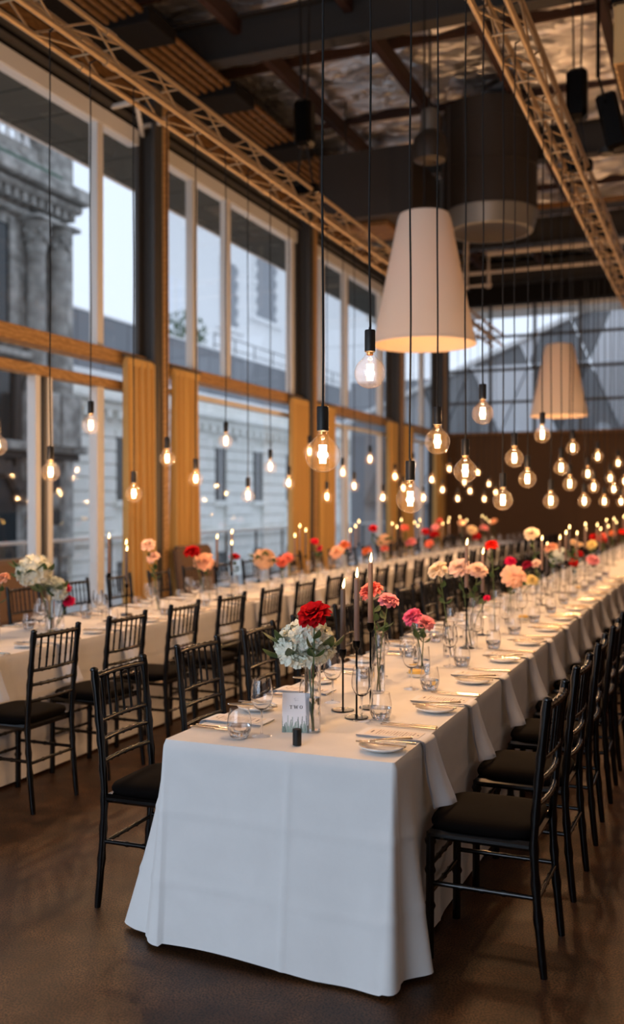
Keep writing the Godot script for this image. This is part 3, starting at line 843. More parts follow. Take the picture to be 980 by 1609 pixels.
func overhead() -> void:
	box_truss(-1.345, 3.0, -23.2, 4.72, "warm-lit square alloy truss running over the near table")
	box_truss(-4.125, 3.0, -19.7, 4.72, "warm-lit square alloy truss running over the window table")
	hoist(-4.125, -9.8, 4.93, "black motor hanger on straps holding the truss over the window table, nearer one")
	hoist(-4.125, -15.2, 4.93, "black motor hanger on straps holding the truss over the window table, farther one")
	hoist(-1.345, -10.15, 4.93, "black motor hanger on straps holding the truss over the near table")
	cone_lamp(-9.77, "big white fabric cone lampshade hanging between the tables, the nearer and larger looking one")
	cone_lamp(-18.75, "white fabric cone lampshade hanging before the end glazing, smaller looking one")
	# round duct with collars, box transition and high-bay lamp
	var d := thing("round_duct", "large upright round ventilation drum with bright lower collar under the roof", "duct", Vector3(-3.2, 5.62, -14.7))
	obj("pipe", MB.new().lathe(V2([[0.68, 0.25], [0.68, 1.8]]), 48).lathe(V2([[0.66, 1.8], [0.66, 0.25]]), 48), M.duct, d)
	obj("collar", MB.new().lathe(V2([[0.55, 0.0], [0.62, 0.01], [0.69, 0.24], [0.7, 0.27], [0.68, 0.29]]), 48), M.galvanised, d)
	obj("bottom", MB.new().lathe(V2([[0.0, 0.05], [0.3, 0.04], [0.56, 0.0]]), 48), M.duct, d)
	for k in 2: obj("seam", MB.new().lathe(V2([[0.68, 0.9 + k * 0.6], [0.69, 0.905 + k * 0.6], [0.69, 0.925 + k * 0.6], [0.68, 0.93 + k * 0.6]]), 48), M.duct, d)
	for k in 3: obj("standing_seam", MB.new().bar(Vector3(cos(k * 0.5 + 1.9) * 0.69, 0.28, sin(k * 0.5 + 1.9) * 0.69), Vector3(cos(k * 0.5 + 1.9) * 0.69, 1.8, sin(k * 0.5 + 1.9) * 0.69), 0.03, 0.02), M.duct, d)
	var bx := thing("box_duct", "dark rectangular duct box beside the round duct under the roof", "duct", Vector3(-4.6, 5.62, -13.4))
	obj("body", span(-0.75, 0.55, 0.1, 0.95, -1.6, 0, 0.02), M.duct, bx)
	obj("flange", span(-0.8, 0.6, 0.05, 1.0, -0.05, 0.03, 0.01), M.duct, bx)
	obj("flange", span(-0.8, 0.6, 0.05, 1.0, -1.66, -1.58, 0.01), M.galvanised, bx)
	obj("lit_underside", span(-0.6, 0.1, 0.03, 0.1, -1.2, -0.4, 0.005), M.batten, bx)  # warm light on the underside, put in as a tan slab
	for x in [-0.7, 0.5]: obj("hanger_rod", MB.new().tube([Vector3(x, 0.95, -0.8), Vector3(x, 2.1, -0.8)], 0.012, 6), M.steel_dark, bx)
	var hb := thing("high_bay_lamp", "unlit round high-bay lamp hanging by the dark steel beam", "lamp", Vector3(-3.3, 5.74, -11.75))
	obj("reflector", MB.new().lathe(V2([[0.0, 0.08], [0.1, 0.0], [0.19, 0.03], [0.215, 0.16], [0.19, 0.3], [0.11, 0.38]]), 24), M.duct, hb)
	obj("housing", MB.new().lathe(V2([[0.11, 0.37], [0.115, 0.6], [0.09, 0.64], [0, 0.64]]), 20), M.galvanised, hb)
	obj("rod", MB.new().tube([Vector3(0, 0.64, 0), Vector3(0, 1.98, 0)], 0.015, 8), M.steel_dark, hb)
	# sprinkler pipe with its drop loop
	var p := thing("sprinkler_pipe", "white pipe with a square drop loop below the end beam", "pipe", Vector3(0, 0, -19.6))
	obj("pipe", MB.new().tube([Vector3(-4.75, 7.3, 0), Vector3(-4.75, 5.93, 0), Vector3(-4.3, 5.93, 0), Vector3(-4.3, 6.55, 0), Vector3(-1.2, 6.55, 0)], 0.05, 10), M.white_pipe, p)
	for q in [[-4.75, 5.93], [-4.3, 5.93], [-4.3, 6.55], [-4.75, 6.6]]:
		obj("elbow", MB.new().ball(Vector3(q[0], q[1], 0), Vector3(0.068, 0.068, 0.068), 10), M.white_pipe, p)
	var p2 := thing("straight_pipe", "long straight white pipe crossing behind the drop loop", "pipe", Vector3(0, 6.32, -20.2))
	obj("pipe", MB.new().tube([Vector3(-6.3, 0, 0), Vector3(-0.8, 0, 0)], 0.04, 10), M.white_pipe, p2)
	for x in [-5.5, -3.5, -1.5]: obj("hanger_rod", MB.new().tube([Vector3(x, 0.03, 0), Vector3(x, 1.3, 0)], 0.01, 6), M.steel_dark, p2)
	var cb := thing("cable_tray", "dark cable tray under the roof beyond the duct", "cable tray", Vector3(0, 6.9, -18.4))
	obj("tray", span(-6.8, 3.0, 0, 0.03, -0.2, 0.2), M.steel_dark, cb)
	for s in [-1.0, 1.0]: obj("lip", span(-6.8, 3.0, 0.0, 0.1, s * 0.2 - 0.01, s * 0.2 + 0.01), M.batten, cb)
	for x in [-5.0, -1.0, 2.5]: obj("hanger_rod", MB.new().tube([Vector3(x, 0.03, 0), Vector3(x, 0.8, 0)], 0.01, 6), M.steel_dark, cb)
	# spotlight hanging by the near truss
	var sp := thing("spotlight", "black box spotlight hanging beyond the truss over the near table", "spotlight", Vector3(-1.05, 5.0, -10.0))
	obj("body", B(Vector3(0.05, 0.28, 0), Vector3(0.2, 0.55, 0.2), 0.03, Basis(Vector3.BACK, 0.22)), M.black_metal, sp)
	obj("lens", MB.new().lathe(V2([[0, -0.03], [0.07, -0.02], [0.08, 0.03]]), 16), M.black_plastic, sp)
	obj("yoke", MB.new().tube([Vector3(0.0, 0.45, 0.13), Vector3(-0.08, 0.75, 0.0), Vector3(0.0, 0.45, -0.13)], 0.012, 6), M.black_metal, sp)
	obj("rod", MB.new().tube([Vector3(-0.08, 0.74, 0), Vector3(-0.08, 2.65, 0)], 0.018, 8), M.black_metal, sp)
	# pale bracket by the window head, lattice box at the top edge
	var br := thing("wall_bracket", "pale square metal bracket frame on the wall over the first window head", "bracket", Vector3(GLASS_X + 0.06, 6.42, -10.4))
	obj("arm", MB.new().bar(Vector3(0, 0.05, 0), Vector3(0.35, 0.07, 0.0), 0.05, 0.05, 0.005), M.aluminium, br)
	obj("arm", MB.new().bar(Vector3(0, -0.06, -0.7), Vector3(0.35, 0.07, 0.0), 0.05, 0.05, 0.005), M.aluminium, br)
	obj("arm", MB.new().bar(Vector3(0, 0.05, -0.7), Vector3(0.35, 0.07, -0.7), 0.05, 0.05, 0.005), M.aluminium, br)
	var lb := thing("slatted_box", "pale timber slatted box with a black top hanging high over the room", "box", Vector3(-0.82, 5.12, -8.3))
	obj("top", span(-0.02, 0.8, 0.47, 0.62, -0.8, 0.02, 0.01), M.black_metal, lb)
	for i in 7:
		obj("slat", span(0.0, 0.02, 0.0, 0.47, -0.10 - i * 0.11, -0.02 - i * 0.11, 0.004), M.pale_timber, lb)
		obj("slat", span(0.02 + i * 0.11, 0.10 + i * 0.11, 0.0, 0.47, -0.02, 0.0, 0.004), M.pale_timber, lb)
	obj("rail", span(0.0, 0.8, 0.0, 0.05, -0.03, 0.01), M.pale_timber, lb)
	for x in [0.1, 0.7]: obj("hanger_rod", MB.new().tube([Vector3(x, 0.62, -0.4), Vector3(x, 2.7, -0.4)], 0.012, 6), M.steel_dark, lb)

func curtain(z0: float, z1: float, label: String) -> void:
	var t := thing("curtain", label, "curtain", Vector3(GLASS_X + 0.24, 0.02, (z0 + z1) / 2), 0.0, "mustard curtains beside the window columns")
	var w := absf(z1 - z0)
	var rows := []
	rng.seed = int(absf(z0) * 100)
	var ph := []
	for k in 5: ph.append(rng.randf() * TAU)
	for i in 13:
		var v := i / 12.0
		var row := []
		for j in 97:
			var u := j / 96.0
			var gather := lerpf(0.7, 1.0, v)
			var f := sin(u * TAU * 6 + ph[0]) * 0.06 + sin(u * TAU * 11 + ph[1] + v * 1.3) * 0.03 + sin(u * TAU * 3 + ph[2] + v * 2.0) * 0.02 * v
			row.append(Vector3(f * gather, 3.36 * (1.0 - v), (u - 0.5) * w * (1.0 + 0.03 * sin(v * 3.0 + ph[3]))))
		rows.append(row)
	obj("cloth", MB.new().grid(rows), M.curtain, t)
	obj("heading", span(-0.03, 0.03, 3.3, 3.39, -w / 2, w / 2, 0.01), M.curtain, t)
	obj("track", span(-0.015, 0.015, 3.39, 3.42, -w / 2 - 0.05, w / 2 + 0.05), M.aluminium_dark, t)

func sofa(z0: float, z1: float, x: float, label: String) -> void:
	var t := thing("banquette", label, "sofa", Vector3(x, 0, (z0 + z1) / 2))
	var w := absf(z1 - z0)
	obj("seat", span(-0.3, 0.36, 0.2, 0.46, -w / 2, w / 2, 0.05), M.sofa, t)
	var b := MB.new()
	b.box(Vector3(-0.36, 0.66, 0), Vector3(0.14, 0.78, w), 0.05, Basis(Vector3.BACK, 0.13))
	obj("backrest", b, M.sofa, t)
	obj("piping", MB.new().bar(Vector3(-0.41, 1.045, -w / 2 + 0.03), Vector3(-0.41, 1.045, w / 2 - 0.03), 0.05, 0.02, 0.005), M.galvanised, t)
	for s in [-1.0, 1.0]:
		obj("leg", span(-0.26, -0.2, 0, 0.2, s * (w / 2 - 0.08) - 0.02, s * (w / 2 - 0.08) + 0.02), M.black_wood, t)
		obj("leg", span(0.26, 0.32, 0, 0.2, s * (w / 2 - 0.08) - 0.02, s * (w / 2 - 0.08) + 0.02), M.black_wood, t)

# ---------------------------------------------------------------- chairs
func bamboo(a: Vector3, b: Vector3, r: float, rings: Array, sides := 8, mid := Vector3.INF) -> MB:
	# a turned stick with bamboo-like rings at the given fractions
	var path := []; var rad := []
	var fr := [0.0, 1.0]
	for q in rings:
		fr.append_array([q - 0.03, q - 0.012, q, q + 0.012, q + 0.03])
	for k in range(1, 8): fr.append(k / 8.0 + 0.003)
	fr.sort()
	for f in fr:
		var p := a.lerp(b, f)
		if mid != Vector3.INF: p = a.lerp(mid, f).lerp(mid.lerp(b, f), f)
		var big := 1.0
		for q in rings:
			var d: float = absf(f - q)
			if d < 0.002: big = 1.35
			elif d < 0.02: big = 1.25
		path.append(p); rad.append(r * big)
	return MB.new().tube(path, rad, sides)

func make_chair(detail: bool) -> Node3D:
	# faces -z; origin on the floor under the middle of the seat
	var t := Node3D.new()
	var W := 0.185
	var parts := []   # [name, MB, material]
	for s in [-1.0, 1.0]:
		parts.append(["leg", bamboo(Vector3(s * W, 0, -0.168), Vector3(s * W, 0.45, -0.165), 0.016, [0.42, 0.7, 0.93]), "black_wood"])
		var path := []; var rad := []
		for k in 25:
			var y := 0.95 * k / 24.0
			var z := 0.2 + 0.035 * pow(clampf((0.47 - y) / 0.47, 0, 1), 1.5) + 0.045 * pow(clampf((y - 0.45) / 0.5, 0, 1), 1.25)
			var ring: bool = k in [5, 8, 11, 14, 17, 19, 23]
			path.append(Vector3(s * (W + 0.004 * y), y, z)); rad.append(0.0148 * (1.25 if ring else 1.0) * (0.85 if k == 0 else 1.0))
		var bp := MB.new().tube(path, rad, 9)
		bp.ball(Vector3(s * (W + 0.004), 0.952, 0.246), Vector3(0.018, 0.012, 0.018), 8)
		parts.append(["back_post", bp, "black_wood"])
	var zb := func(y: float) -> float: return 0.2 + 0.045 * pow(clampf((y - 0.45) / 0.5, 0, 1), 1.25)
	parts.append(["crest_rail", bamboo(Vector3(-W, 0.925, zb.call(0.925)), Vector3(W, 0.925, zb.call(0.925)), 0.0115, [0.14, 0.28, 0.42, 0.58, 0.72, 0.86], 8, Vector3(0, 0.928, zb.call(0.925) + 0.03)), "black_wood"])
	for y in [0.745, 0.67, 0.585]:
		parts.append(["back_rail", bamboo(Vector3(-W, y, zb.call(y)), Vector3(W, y, zb.call(y)), 0.009, [0.2, 0.35, 0.5, 0.65, 0.8], 7, Vector3(0, y, zb.call(y) + 0.03)), "black_wood"])
	for k in 6:
		var x := -0.132 + 0.0528 * k
		var bow := 0.015 * (1.0 - pow(x / W, 2))
		parts.append(["spindle", bamboo(Vector3(x, 0.745, zb.call(0.745) + bow), Vector3(x, 0.925, zb.call(0.925) + bow), 0.0062, [0.33, 0.66], 6), "black_wood"])
	parts.append(["seat", B(Vector3(0, 0.445, 0.01), Vector3(0.40, 0.035, 0.375), 0.012), "black_wood"])
	var pad := MB.new()
	var rows := []
	for i in 9:
		var row := []
		for j in 33:
			var a := TAU * j / 32.0
			var f: float = [0.01, 0.4, 0.7, 0.88, 0.97, 1.0, 1.0, 0.97, 0.9][i]
			var yy: float = [0.513, 0.512, 0.509, 0.504, 0.496, 0.485, 0.475, 0.465, 0.462][i]
			var cx := signf(cos(a)) * pow(absf(cos(a)), 0.38) * 0.2 * f
			var cz := signf(sin(a)) * pow(absf(sin(a)), 0.38) * 0.188 * f + 0.008
			row.append(Vector3(cx, yy, cz))
		rows.append(row)
	pad.grid(rows, true)
	parts.append(["seat_pad", pad, "black_pad"])
	for y in [0.23, 0.33]:
		parts.append(["stretcher", bamboo(Vector3(-W, y, -0.166), Vector3(W, y, -0.166), 0.0085, [0.3, 0.5, 0.7], 7), "black_wood"])
	for s in [-1.0, 1.0]:
		parts.append(["stretcher", bamboo(Vector3(s * W, 0.27, -0.166), Vector3(s * W, 0.27, 0.2 + 0.035 * pow(0.2 / 0.47, 1.5)), 0.009, [0.3, 0.5, 0.7], 7), "black_wood"])
	var z2 := 0.2 + 0.035 * pow(0.21 / 0.47, 1.5)
	parts.append(["stretcher", bamboo(Vector3(-W, 0.26, z2), Vector3(W, 0.26, z2), 0.0085, [0.3, 0.5, 0.7], 7), "black_wood"])
	if detail:
		for p in parts: obj(p[0], p[1], M[p[2]], t)
	else:
		var all := MB.new()
		for p in parts:
			if p[0] != "seat_pad": all.add(p[1])
		obj("frame", all, M.black_wood, t)
		obj("seat_pad", pad, M.black_pad, t)
	return t

func chairs() -> void:
	var full := make_chair(true)
	var simple := make_chair(false)
	for q in CHAIR_ROWS:
		# [x, turn, first z, step, count, side phrase, table phrase]
		for i in q[4]:
			var z: float = q[2] - q[3] * i
			rng.seed = int(q[0] * 100) + i * 7 + 999
			var src := full if -z < 11.5 else simple
			var turn: float = q[1] + rng.randf_range(-0.035, 0.035)
			var o := dup(src, "spindle_chair", Vector3(q[0] + rng.randf_range(-0.012, 0.0) * signf(q[1]), 0, z), turn,
				"black spindle-back chair, %s from the front on the %s side of the %s table" % [nth(i), q[5], q[6]],
				"black chairs on the %s side of the %s table" % [q[5], q[6]])
			o.set_meta("category", "chair")
	full.free(); simple.free()

# ---------------------------------------------------------------- table linen
func cloth(called: String, label: String, x0: float, x1: float, z0: float, z1: float, fl: Array) -> void:
	# fl: flare [west side, end, east side, west corner, east corner]
	var t := thing(called, label, "tablecloth", Vector3((x0 + x1) / 2, 0, z0))
	var hx := (x1 - x0) / 2
	var ln := z0 - z1
	# perimeter stations: [point, outward normal, distance from nearest front corner, side]
	var st := []
	var z := ln
	while z > 0.03:
		st.append([Vector2(-hx, -z), Vector2(-1, 0), z, 0]); z -= 0.014 if z < 1.2 else (0.035 if z < 5.0 else 0.09)
	for k in 15:
		var a := PI / 2 * k / 14.0
		st.append([Vector2(-hx + 0.02, -0.02) + Vector2(-cos(a), sin(a)) * 0.02, Vector2(-cos(a), sin(a)), 0.0, 1])
	var x := -hx + 0.03
	while x < hx - 0.025:
		st.append([Vector2(x, 0), Vector2(0, 1), minf(x + hx, hx - x), 2]); x += 0.012
	for k in 15:
		var a := PI / 2 * k / 14.0
		st.append([Vector2(hx - 0.02, -0.02) + Vector2(sin(a), cos(a)) * 0.02, Vector2(sin(a), cos(a)), 0.0, 3])
	z = 0.03
	while z < ln:
		st.append([Vector2(hx, -z), Vector2(1, 0), z, 4]); z += 0.014 if z < 1.2 else (0.035 if z < 5.0 else 0.09)
	var rows := []
	var nv := 46
	for i in nv + 1:
		var v := i / float(nv)
		var row := []
		for s in st:
			var p: Vector2 = s[0]; var n: Vector2 = s[1]
			var d: float = s[2]; var sd: int = s[3]
			var f: float
			var fold := 0.0
			var drop := 0.0
			if sd == 0:
				f = fl[0] + fl[3] * (exp(-pow((d - 0.085) / 0.065, 2)) + 0.25 * exp(-d / 0.3)); fold = 0.018 * sin(d * 20.0 + 2.3) * exp(-d / 0.35) * minf(d * 6.0, 1.0) + 0.004 * sin(d * 5.1) * exp(-0.02 * d)
			elif sd == 1:
				f = lerpf(fl[0] + fl[3] * 0.43, fl[1], smoothstep(0.0, 0.5, n.y))
			elif sd == 2:
				f = fl[1] + 0.03 * exp(-(hx - p.x) / 0.15)
				fold = 0.012 * sin(p.x * 6.0 + 1.0) + 0.016 * sin((hx - p.x) * 26.0) * exp(-(hx - p.x) / 0.09)
				drop = 0.014 * sin(p.x * 5.0 - 0.5)
			elif sd == 3:
				f = lerpf(fl[1] + 0.03, fl[2] + fl[4] * 0.2, smoothstep(0.2, 1.0, n.x))
			else:
				f = fl[2] + fl[4] * exp(-pow((d - 0.13) / 0.07, 2)); fold = 0.016 * sin(d * 27.0 - 0.6) * exp(-d / 0.3) * minf(d * 6.0, 1.0) + 0.006 * sin(d * 4.3 + 1.0)
			# pressed folds from the laundry
			var crease := 0.0
			var along: float = p.x if sd == 2 else p.y
			for q in ([0.06] if sd == 2 else [-0.55, -1.25, -1.95, -2.65, -3.4]):
				crease += exp(-pow((along - q) / 0.011, 2)) * 0.0042
			for q in [0.34, 0.69]:
				crease += exp(-pow((v - q) / 0.018, 2)) * 0.0042
			var over := minf(v / 0.03, 1.0)
			var y := 0.752 - 0.012 * over * over - v * (0.722 + drop)
			var out := -0.010 + 0.010 * sqrt(over) + pow(v, 1.15) * f + (fold + 0.0) * pow(v, 1.3) + crease * minf(v * 12.0, 1.0)
			if v > 0.97: y += 0.0
			row.append(Vector3(p.x + n.x * out, maxf(y, 0.012), p.y + n.y * out))
		rows.append(row)
	var mb := MB.new().grid(rows)
	# the laid top with a long pressed fold
	var tops := []
	var zs := [0.01]
	var zz := 0.012
	while zz < ln:
		zs.append(zz); zz += 0.05 if zz < 3.0 else 0.3
	zs.append(ln)
	for q in zs:
		var row := []
		for k in 61:
			var xx := lerpf(-hx + 0.01, hx - 0.01, k / 60.0)
			var yy := 0.752 + 0.0022 * exp(-pow((xx - 0.03) / 0.012, 2)) + 0.0012 * sin(q * 3.0) * cos(xx * 7.0)
			if k == 0 or k == 60 or q == zs[0]: yy = 0.752
			row.append(Vector3(xx, yy, -q))
		tops.append(row)
	mb.grid(tops)
	# far drop
	mb.quad(Vector3(-hx, 0.03, -ln), Vector3(hx, 0.03, -ln), Vector3(hx, 0.752, -ln), Vector3(-hx, 0.752, -ln), Vector3(0, 0, -1))
	obj("cloth", mb, M.linen, t)

# ---------------------------------------------------------------- place settings; local frame: guest at +z looks to -z, origin on the table edge
var P := {}

func proto(key: String, parts: Array) -> void:
	var t := Node3D.new()
	for p in parts: obj(p[0], p[1], M[p[2]], t)
	P[key] = t

func fork_mb() -> MB:
	var m := MB.new()
	m.tube([Vector3(0, 0.004, 0.1), Vector3(0, 0.005, 0.05), Vector3(0, 0.006, -0.02), Vector3(0, 0.004, -0.045)], [0.0042, 0.0048, 0.0026, 0.003], 6)
	m.box(Vector3(0, 0.004, -0.055), Vector3(0.022, 0.0025, 0.022), 0.001)
	for k in 4:
		m.tube([Vector3(-0.009 + 0.006 * k, 0.004, -0.064), Vector3(-0.009 + 0.006 * k, 0.003, -0.085), Vector3(-0.009 + 0.006 * k, 0.006, -0.102)], [0.0018, 0.0017, 0.0009], 5)
	return m

func knife_mb(l: float) -> MB:
	var m := MB.new()
	m.box(Vector3(0, 0.005, l * 0.27), Vector3(0.012, 0.008, l * 0.46), 0.003)
	m.box(Vector3(0.001, 0.004, -l * 0.17), Vector3(0.016, 0.0025, l * 0.42), 0.001)
	m.box(Vector3(-0.002, 0.004, -l * 0.42), Vector3(0.010, 0.002, l * 0.12), 0.0009, Basis(Vector3.UP, -0.12))
	return m

func build_protos() -> void:
	proto("side_plate", [["plate", MB.new().lathe(V2([[0, 0.002], [0.045, 0.001], [0.05, 0.003], [0.078, 0.012], [0.0835, 0.0165], [0.083, 0.019], [0.076, 0.0155], [0.052, 0.008], [0.046, 0.0055], [0, 0.005]]), 40), "china"]])
	proto("fork", [["body", fork_mb(), "cutlery"]])
	proto("butter_knife", [["body", knife_mb(0.19), "cutlery"]])
	proto("table_knife", [["body", knife_mb(0.23), "cutlery"]])
	# napkin folded long, running off the table edge
	var rows := []
	var path := [[-0.255, 0.006], [-0.16, 0.006], [-0.06, 0.006], [-0.008, 0.006], [0.008, 0.002], [0.014, -0.008], [0.018, -0.06], [0.030, -0.14], [0.048, -0.215], [0.053, -0.236], [0.047, -0.236], [0.041, -0.21], [0.022, -0.14], [0.0095, -0.06], [0.0065, -0.012], [0.002, -0.003], [-0.008, 0.0005], [-0.06, 0.0005], [-0.255, 0.0005], [-0.255, 0.006]]
	for i in path.size():
		var row := []
		for j in 9:
			var u := j / 4.0 - 1.0
			var down := clampf(-path[i][1] / 0.22, 0, 1)
			var wave := 0.006 * sin(u * 4.0 + 0.7) * down
			row.append(Vector3(u * (0.062 + 0.008 * down), path[i][1] - 0.004 * u * down, path[i][0] + wave + 0.024 * (u + 1.0) * down))
		rows.append(row)
	proto("napkin", [["cloth", MB.new().grid(rows), "napkin"]])
	# menu sheet with lines of print
	var im := Image.create(128, 256, false, Image.FORMAT_RGB8)
	im.fill(Color(0.93, 0.90, 0.87))
	rng.seed = 9
	im.fill_rect(Rect2i(40, 18, 48, 8), Color(0.45, 0.40, 0.40))
	for k in 13:
		var w := rng.randi_range(40, 92)
		im.fill_rect(Rect2i(64 - w / 2, 48 + k * 14, w, 3 if k % 3 else 5), Color(0.62, 0.56, 0.54))
	im.fill_rect(Rect2i(56, 236, 16, 8), Color(0.35, 0.32, 0.33))
	var mm := mat("menu_print", Color(1, 1, 1), 0.85)
	mm.albedo_texture = ImageTexture.create_from_image(im)
	var sheet := MB.new()
	sheet.box(Vector3(0, 0.0005, 0), Vector3(0.098, 0.0006, 0.208))
	mat("paper", Color(0.93, 0.90, 0.87), 0.85)
	var face := MB.new()
	var a := face.vert(Vector3(-0.049, 0.0012, -0.104), Vector3.UP, Vector2(0, 0)); var b := face.vert(Vector3(0.049, 0.0012, -0.104), Vector3.UP, Vector2(1, 0))
	var c := face.vert(Vector3(0.049, 0.0012, 0.104), Vector3.UP, Vector2(1, 1)); var d := face.vert(Vector3(-0.049, 0.0012, 0.104), Vector3.UP, Vector2(0, 1))
	face.tri(a, b, c); face.tri(a, c, d)
	proto("menu", [["sheet", sheet, "paper"], ["print", face, "menu_print"]])
	# glasses: thin walls with solid feet
	var wine_out := [[0.006, 0.098], [0.016, 0.101], [0.03, 0.113], [0.039, 0.132], [0.0415, 0.15], [0.040, 0.17], [0.0365, 0.195], [0.034, 0.212]]
	var wine_in := [[0.0332, 0.212], [0.0357, 0.195], [0.0392, 0.17], [0.0407, 0.15], [0.0382, 0.1325], [0.0292, 0.1145], [0.015, 0.103], [0.0, 0.101]]
	proto("wine_glass", [["bowl", MB.new().lathe(V2(wine_out + wine_in), 28), "solid_glass"],
		["foot", MB.new().lathe(V2([[0, 0.0006], [0.036, 0.0006], [0.037, 0.0018], [0.02, 0.004], [0.006, 0.009], [0, 0.0095]]), 28), "thin_glass"], ["stem", MB.new().lathe(V2([[0, 0.0098], [0.0052, 0.0098], [0.0036, 0.02], [0.0032, 0.08], [0.0058, 0.0972], [0, 0.0974]]), 18), "solid_glass"]])
	var tum_out := [[0.028, 0.0], [0.036, 0.008], [0.043, 0.028], [0.0455, 0.048], [0.0435, 0.07], [0.038, 0.098], [0.0365, 0.106]]
	var tum_in := [[0.0355, 0.106], [0.037, 0.098], [0.0425, 0.07], [0.0445, 0.048], [0.042, 0.028], [0.035, 0.0105], [0.0, 0.009]]
	proto("tumbler", [["bowl", MB.new().lathe(V2(tum_out + tum_in), 28), "solid_glass"],
		["base", MB.new().lathe(V2([[0, 0.0005], [0.027, 0.0005], [0.034, 0.008], [0.0, 0.0085]]), 24), "thin_glass"],
		["water", MB.new().lathe(V2([[0, 0.0098], [0.034, 0.0112], [0.041, 0.028], [0.0435, 0.046], [0.0, 0.046]]), 24, Transform3D(), 0.6), "water"]])
	proto("tumbler_far", [["bowl", MB.new().lathe(V2(tum_out + tum_in), 16), "thin_glass"], ["base", MB.new().lathe(V2([[0, 0.0005], [0.027, 0.0005], [0.034, 0.008], [0.0, 0.0085]]), 12), "thin_glass"]])
	proto("wine_far", [["bowl", MB.new().lathe(V2(wine_out + wine_in), 16), "thin_glass"], ["stem", MB.new().lathe(V2([[0, 0], [0.036, 0], [0.037, 0.0015], [0.006, 0.009], [0.0033, 0.02], [0.0033, 0.08], [0.006, 0.098]]), 12), "thin_glass"]])

func put(key: String, name_: String, cat: String, base: Transform3D, local: Vector3, turn: float, label: String, group: String, tilt := 0.0) -> void:
	var p := base * local
	var o := dup(P[key], name_, p, base.basis.get_euler().y + turn, label, group)
	if tilt != 0.0: o.rotation.x = tilt
	o.set_meta("category", cat)

func settings() -> void:
	build_protos()
	for q in SEAT_ROWS:
		# [edge x, turn, first z, step, count, full count, side phrase, table phrase]
		for i in q[4]:
			var z: float = q[2] - q[3] * i
			var b := Transform3D(Basis(Vector3.UP, q[1]), Vector3(q[0], TOP, z))
			var at := "at the %s %s-side seat, %s table" % [nth(i), q[6], q[7]]
			var grp := " along the %s side of the %s table" % [q[6], q[7]]
			rng.seed = i * 31 + int(q[0] * 1000)
			var j := func(s: float) -> float: return rng.randf_range(-s, s)
			put("side_plate", "side_plate", "plate", b, Vector3(-0.22, 0, -0.10 + j.call(0.008)), 0, "round white side plate " + at, "side plates" + grp)
			put("napkin", "napkin", "napkin", b, Vector3(0, 0.0005, 0), j.call(0.03), "folded white linen napkin draping off the edge " + at, "napkins" + grp)
			var near: bool = i < q[5]
			put("tumbler" if near else "tumbler_far", "tumbler", "glass", b, Vector3(0.24 + j.call(0.015), 0, -0.26 + j.call(0.015)), 0, ("rounded stemless glass tumbler with water " if near else "rounded stemless glass tumbler ") + at, "stemless tumblers" + grp)
			put("wine_glass" if near else "wine_far", "wine_glass", "glass", b, Vector3(0.2 + j.call(0.015), 0, -0.335 + j.call(0.015)), 0, "empty clear stemmed wine glass " + at, "wine glasses" + grp)
			if near or i < q[5] + 6:
				put("butter_knife", "butter_knife", "knife", b, Vector3(-0.235, 0.019, -0.1), -0.1 + j.call(0.08), "slim butter knife laid across the side plate " + at, "butter knives" + grp)
				put("fork", "fork", "fork", b, Vector3(-0.2, 0.019, -0.085), 0.16 + j.call(0.06), "outer table fork resting on the side plate " + at, "outer forks" + grp)
				put("table_knife", "table_knife", "knife", b, Vector3(0.15, 0, -0.12 + j.call(0.01)), j.call(0.03), "inner long table knife beside the napkin " + at, "inner knives" + grp)
			if near:
				put("fork", "dessert_fork", "fork", b, Vector3(-0.175, 0.021, -0.105), 0.34 + j.call(0.06), "inner fork resting askew on the side plate " + at, "inner forks" + grp, -0.06)
				put("table_knife", "dessert_knife", "knife", b, Vector3(0.178, 0, -0.115 + j.call(0.01)), j.call(0.03), "outer long table knife near the tumbler " + at, "outer knives" + grp)
				put("menu", "menu_card", "menu", b, Vector3(0.005, 0.0067, -0.125), j.call(0.04), "narrow printed menu lying on the napkin " + at, "printed menus" + grp)
	for k in P: P[k].free()

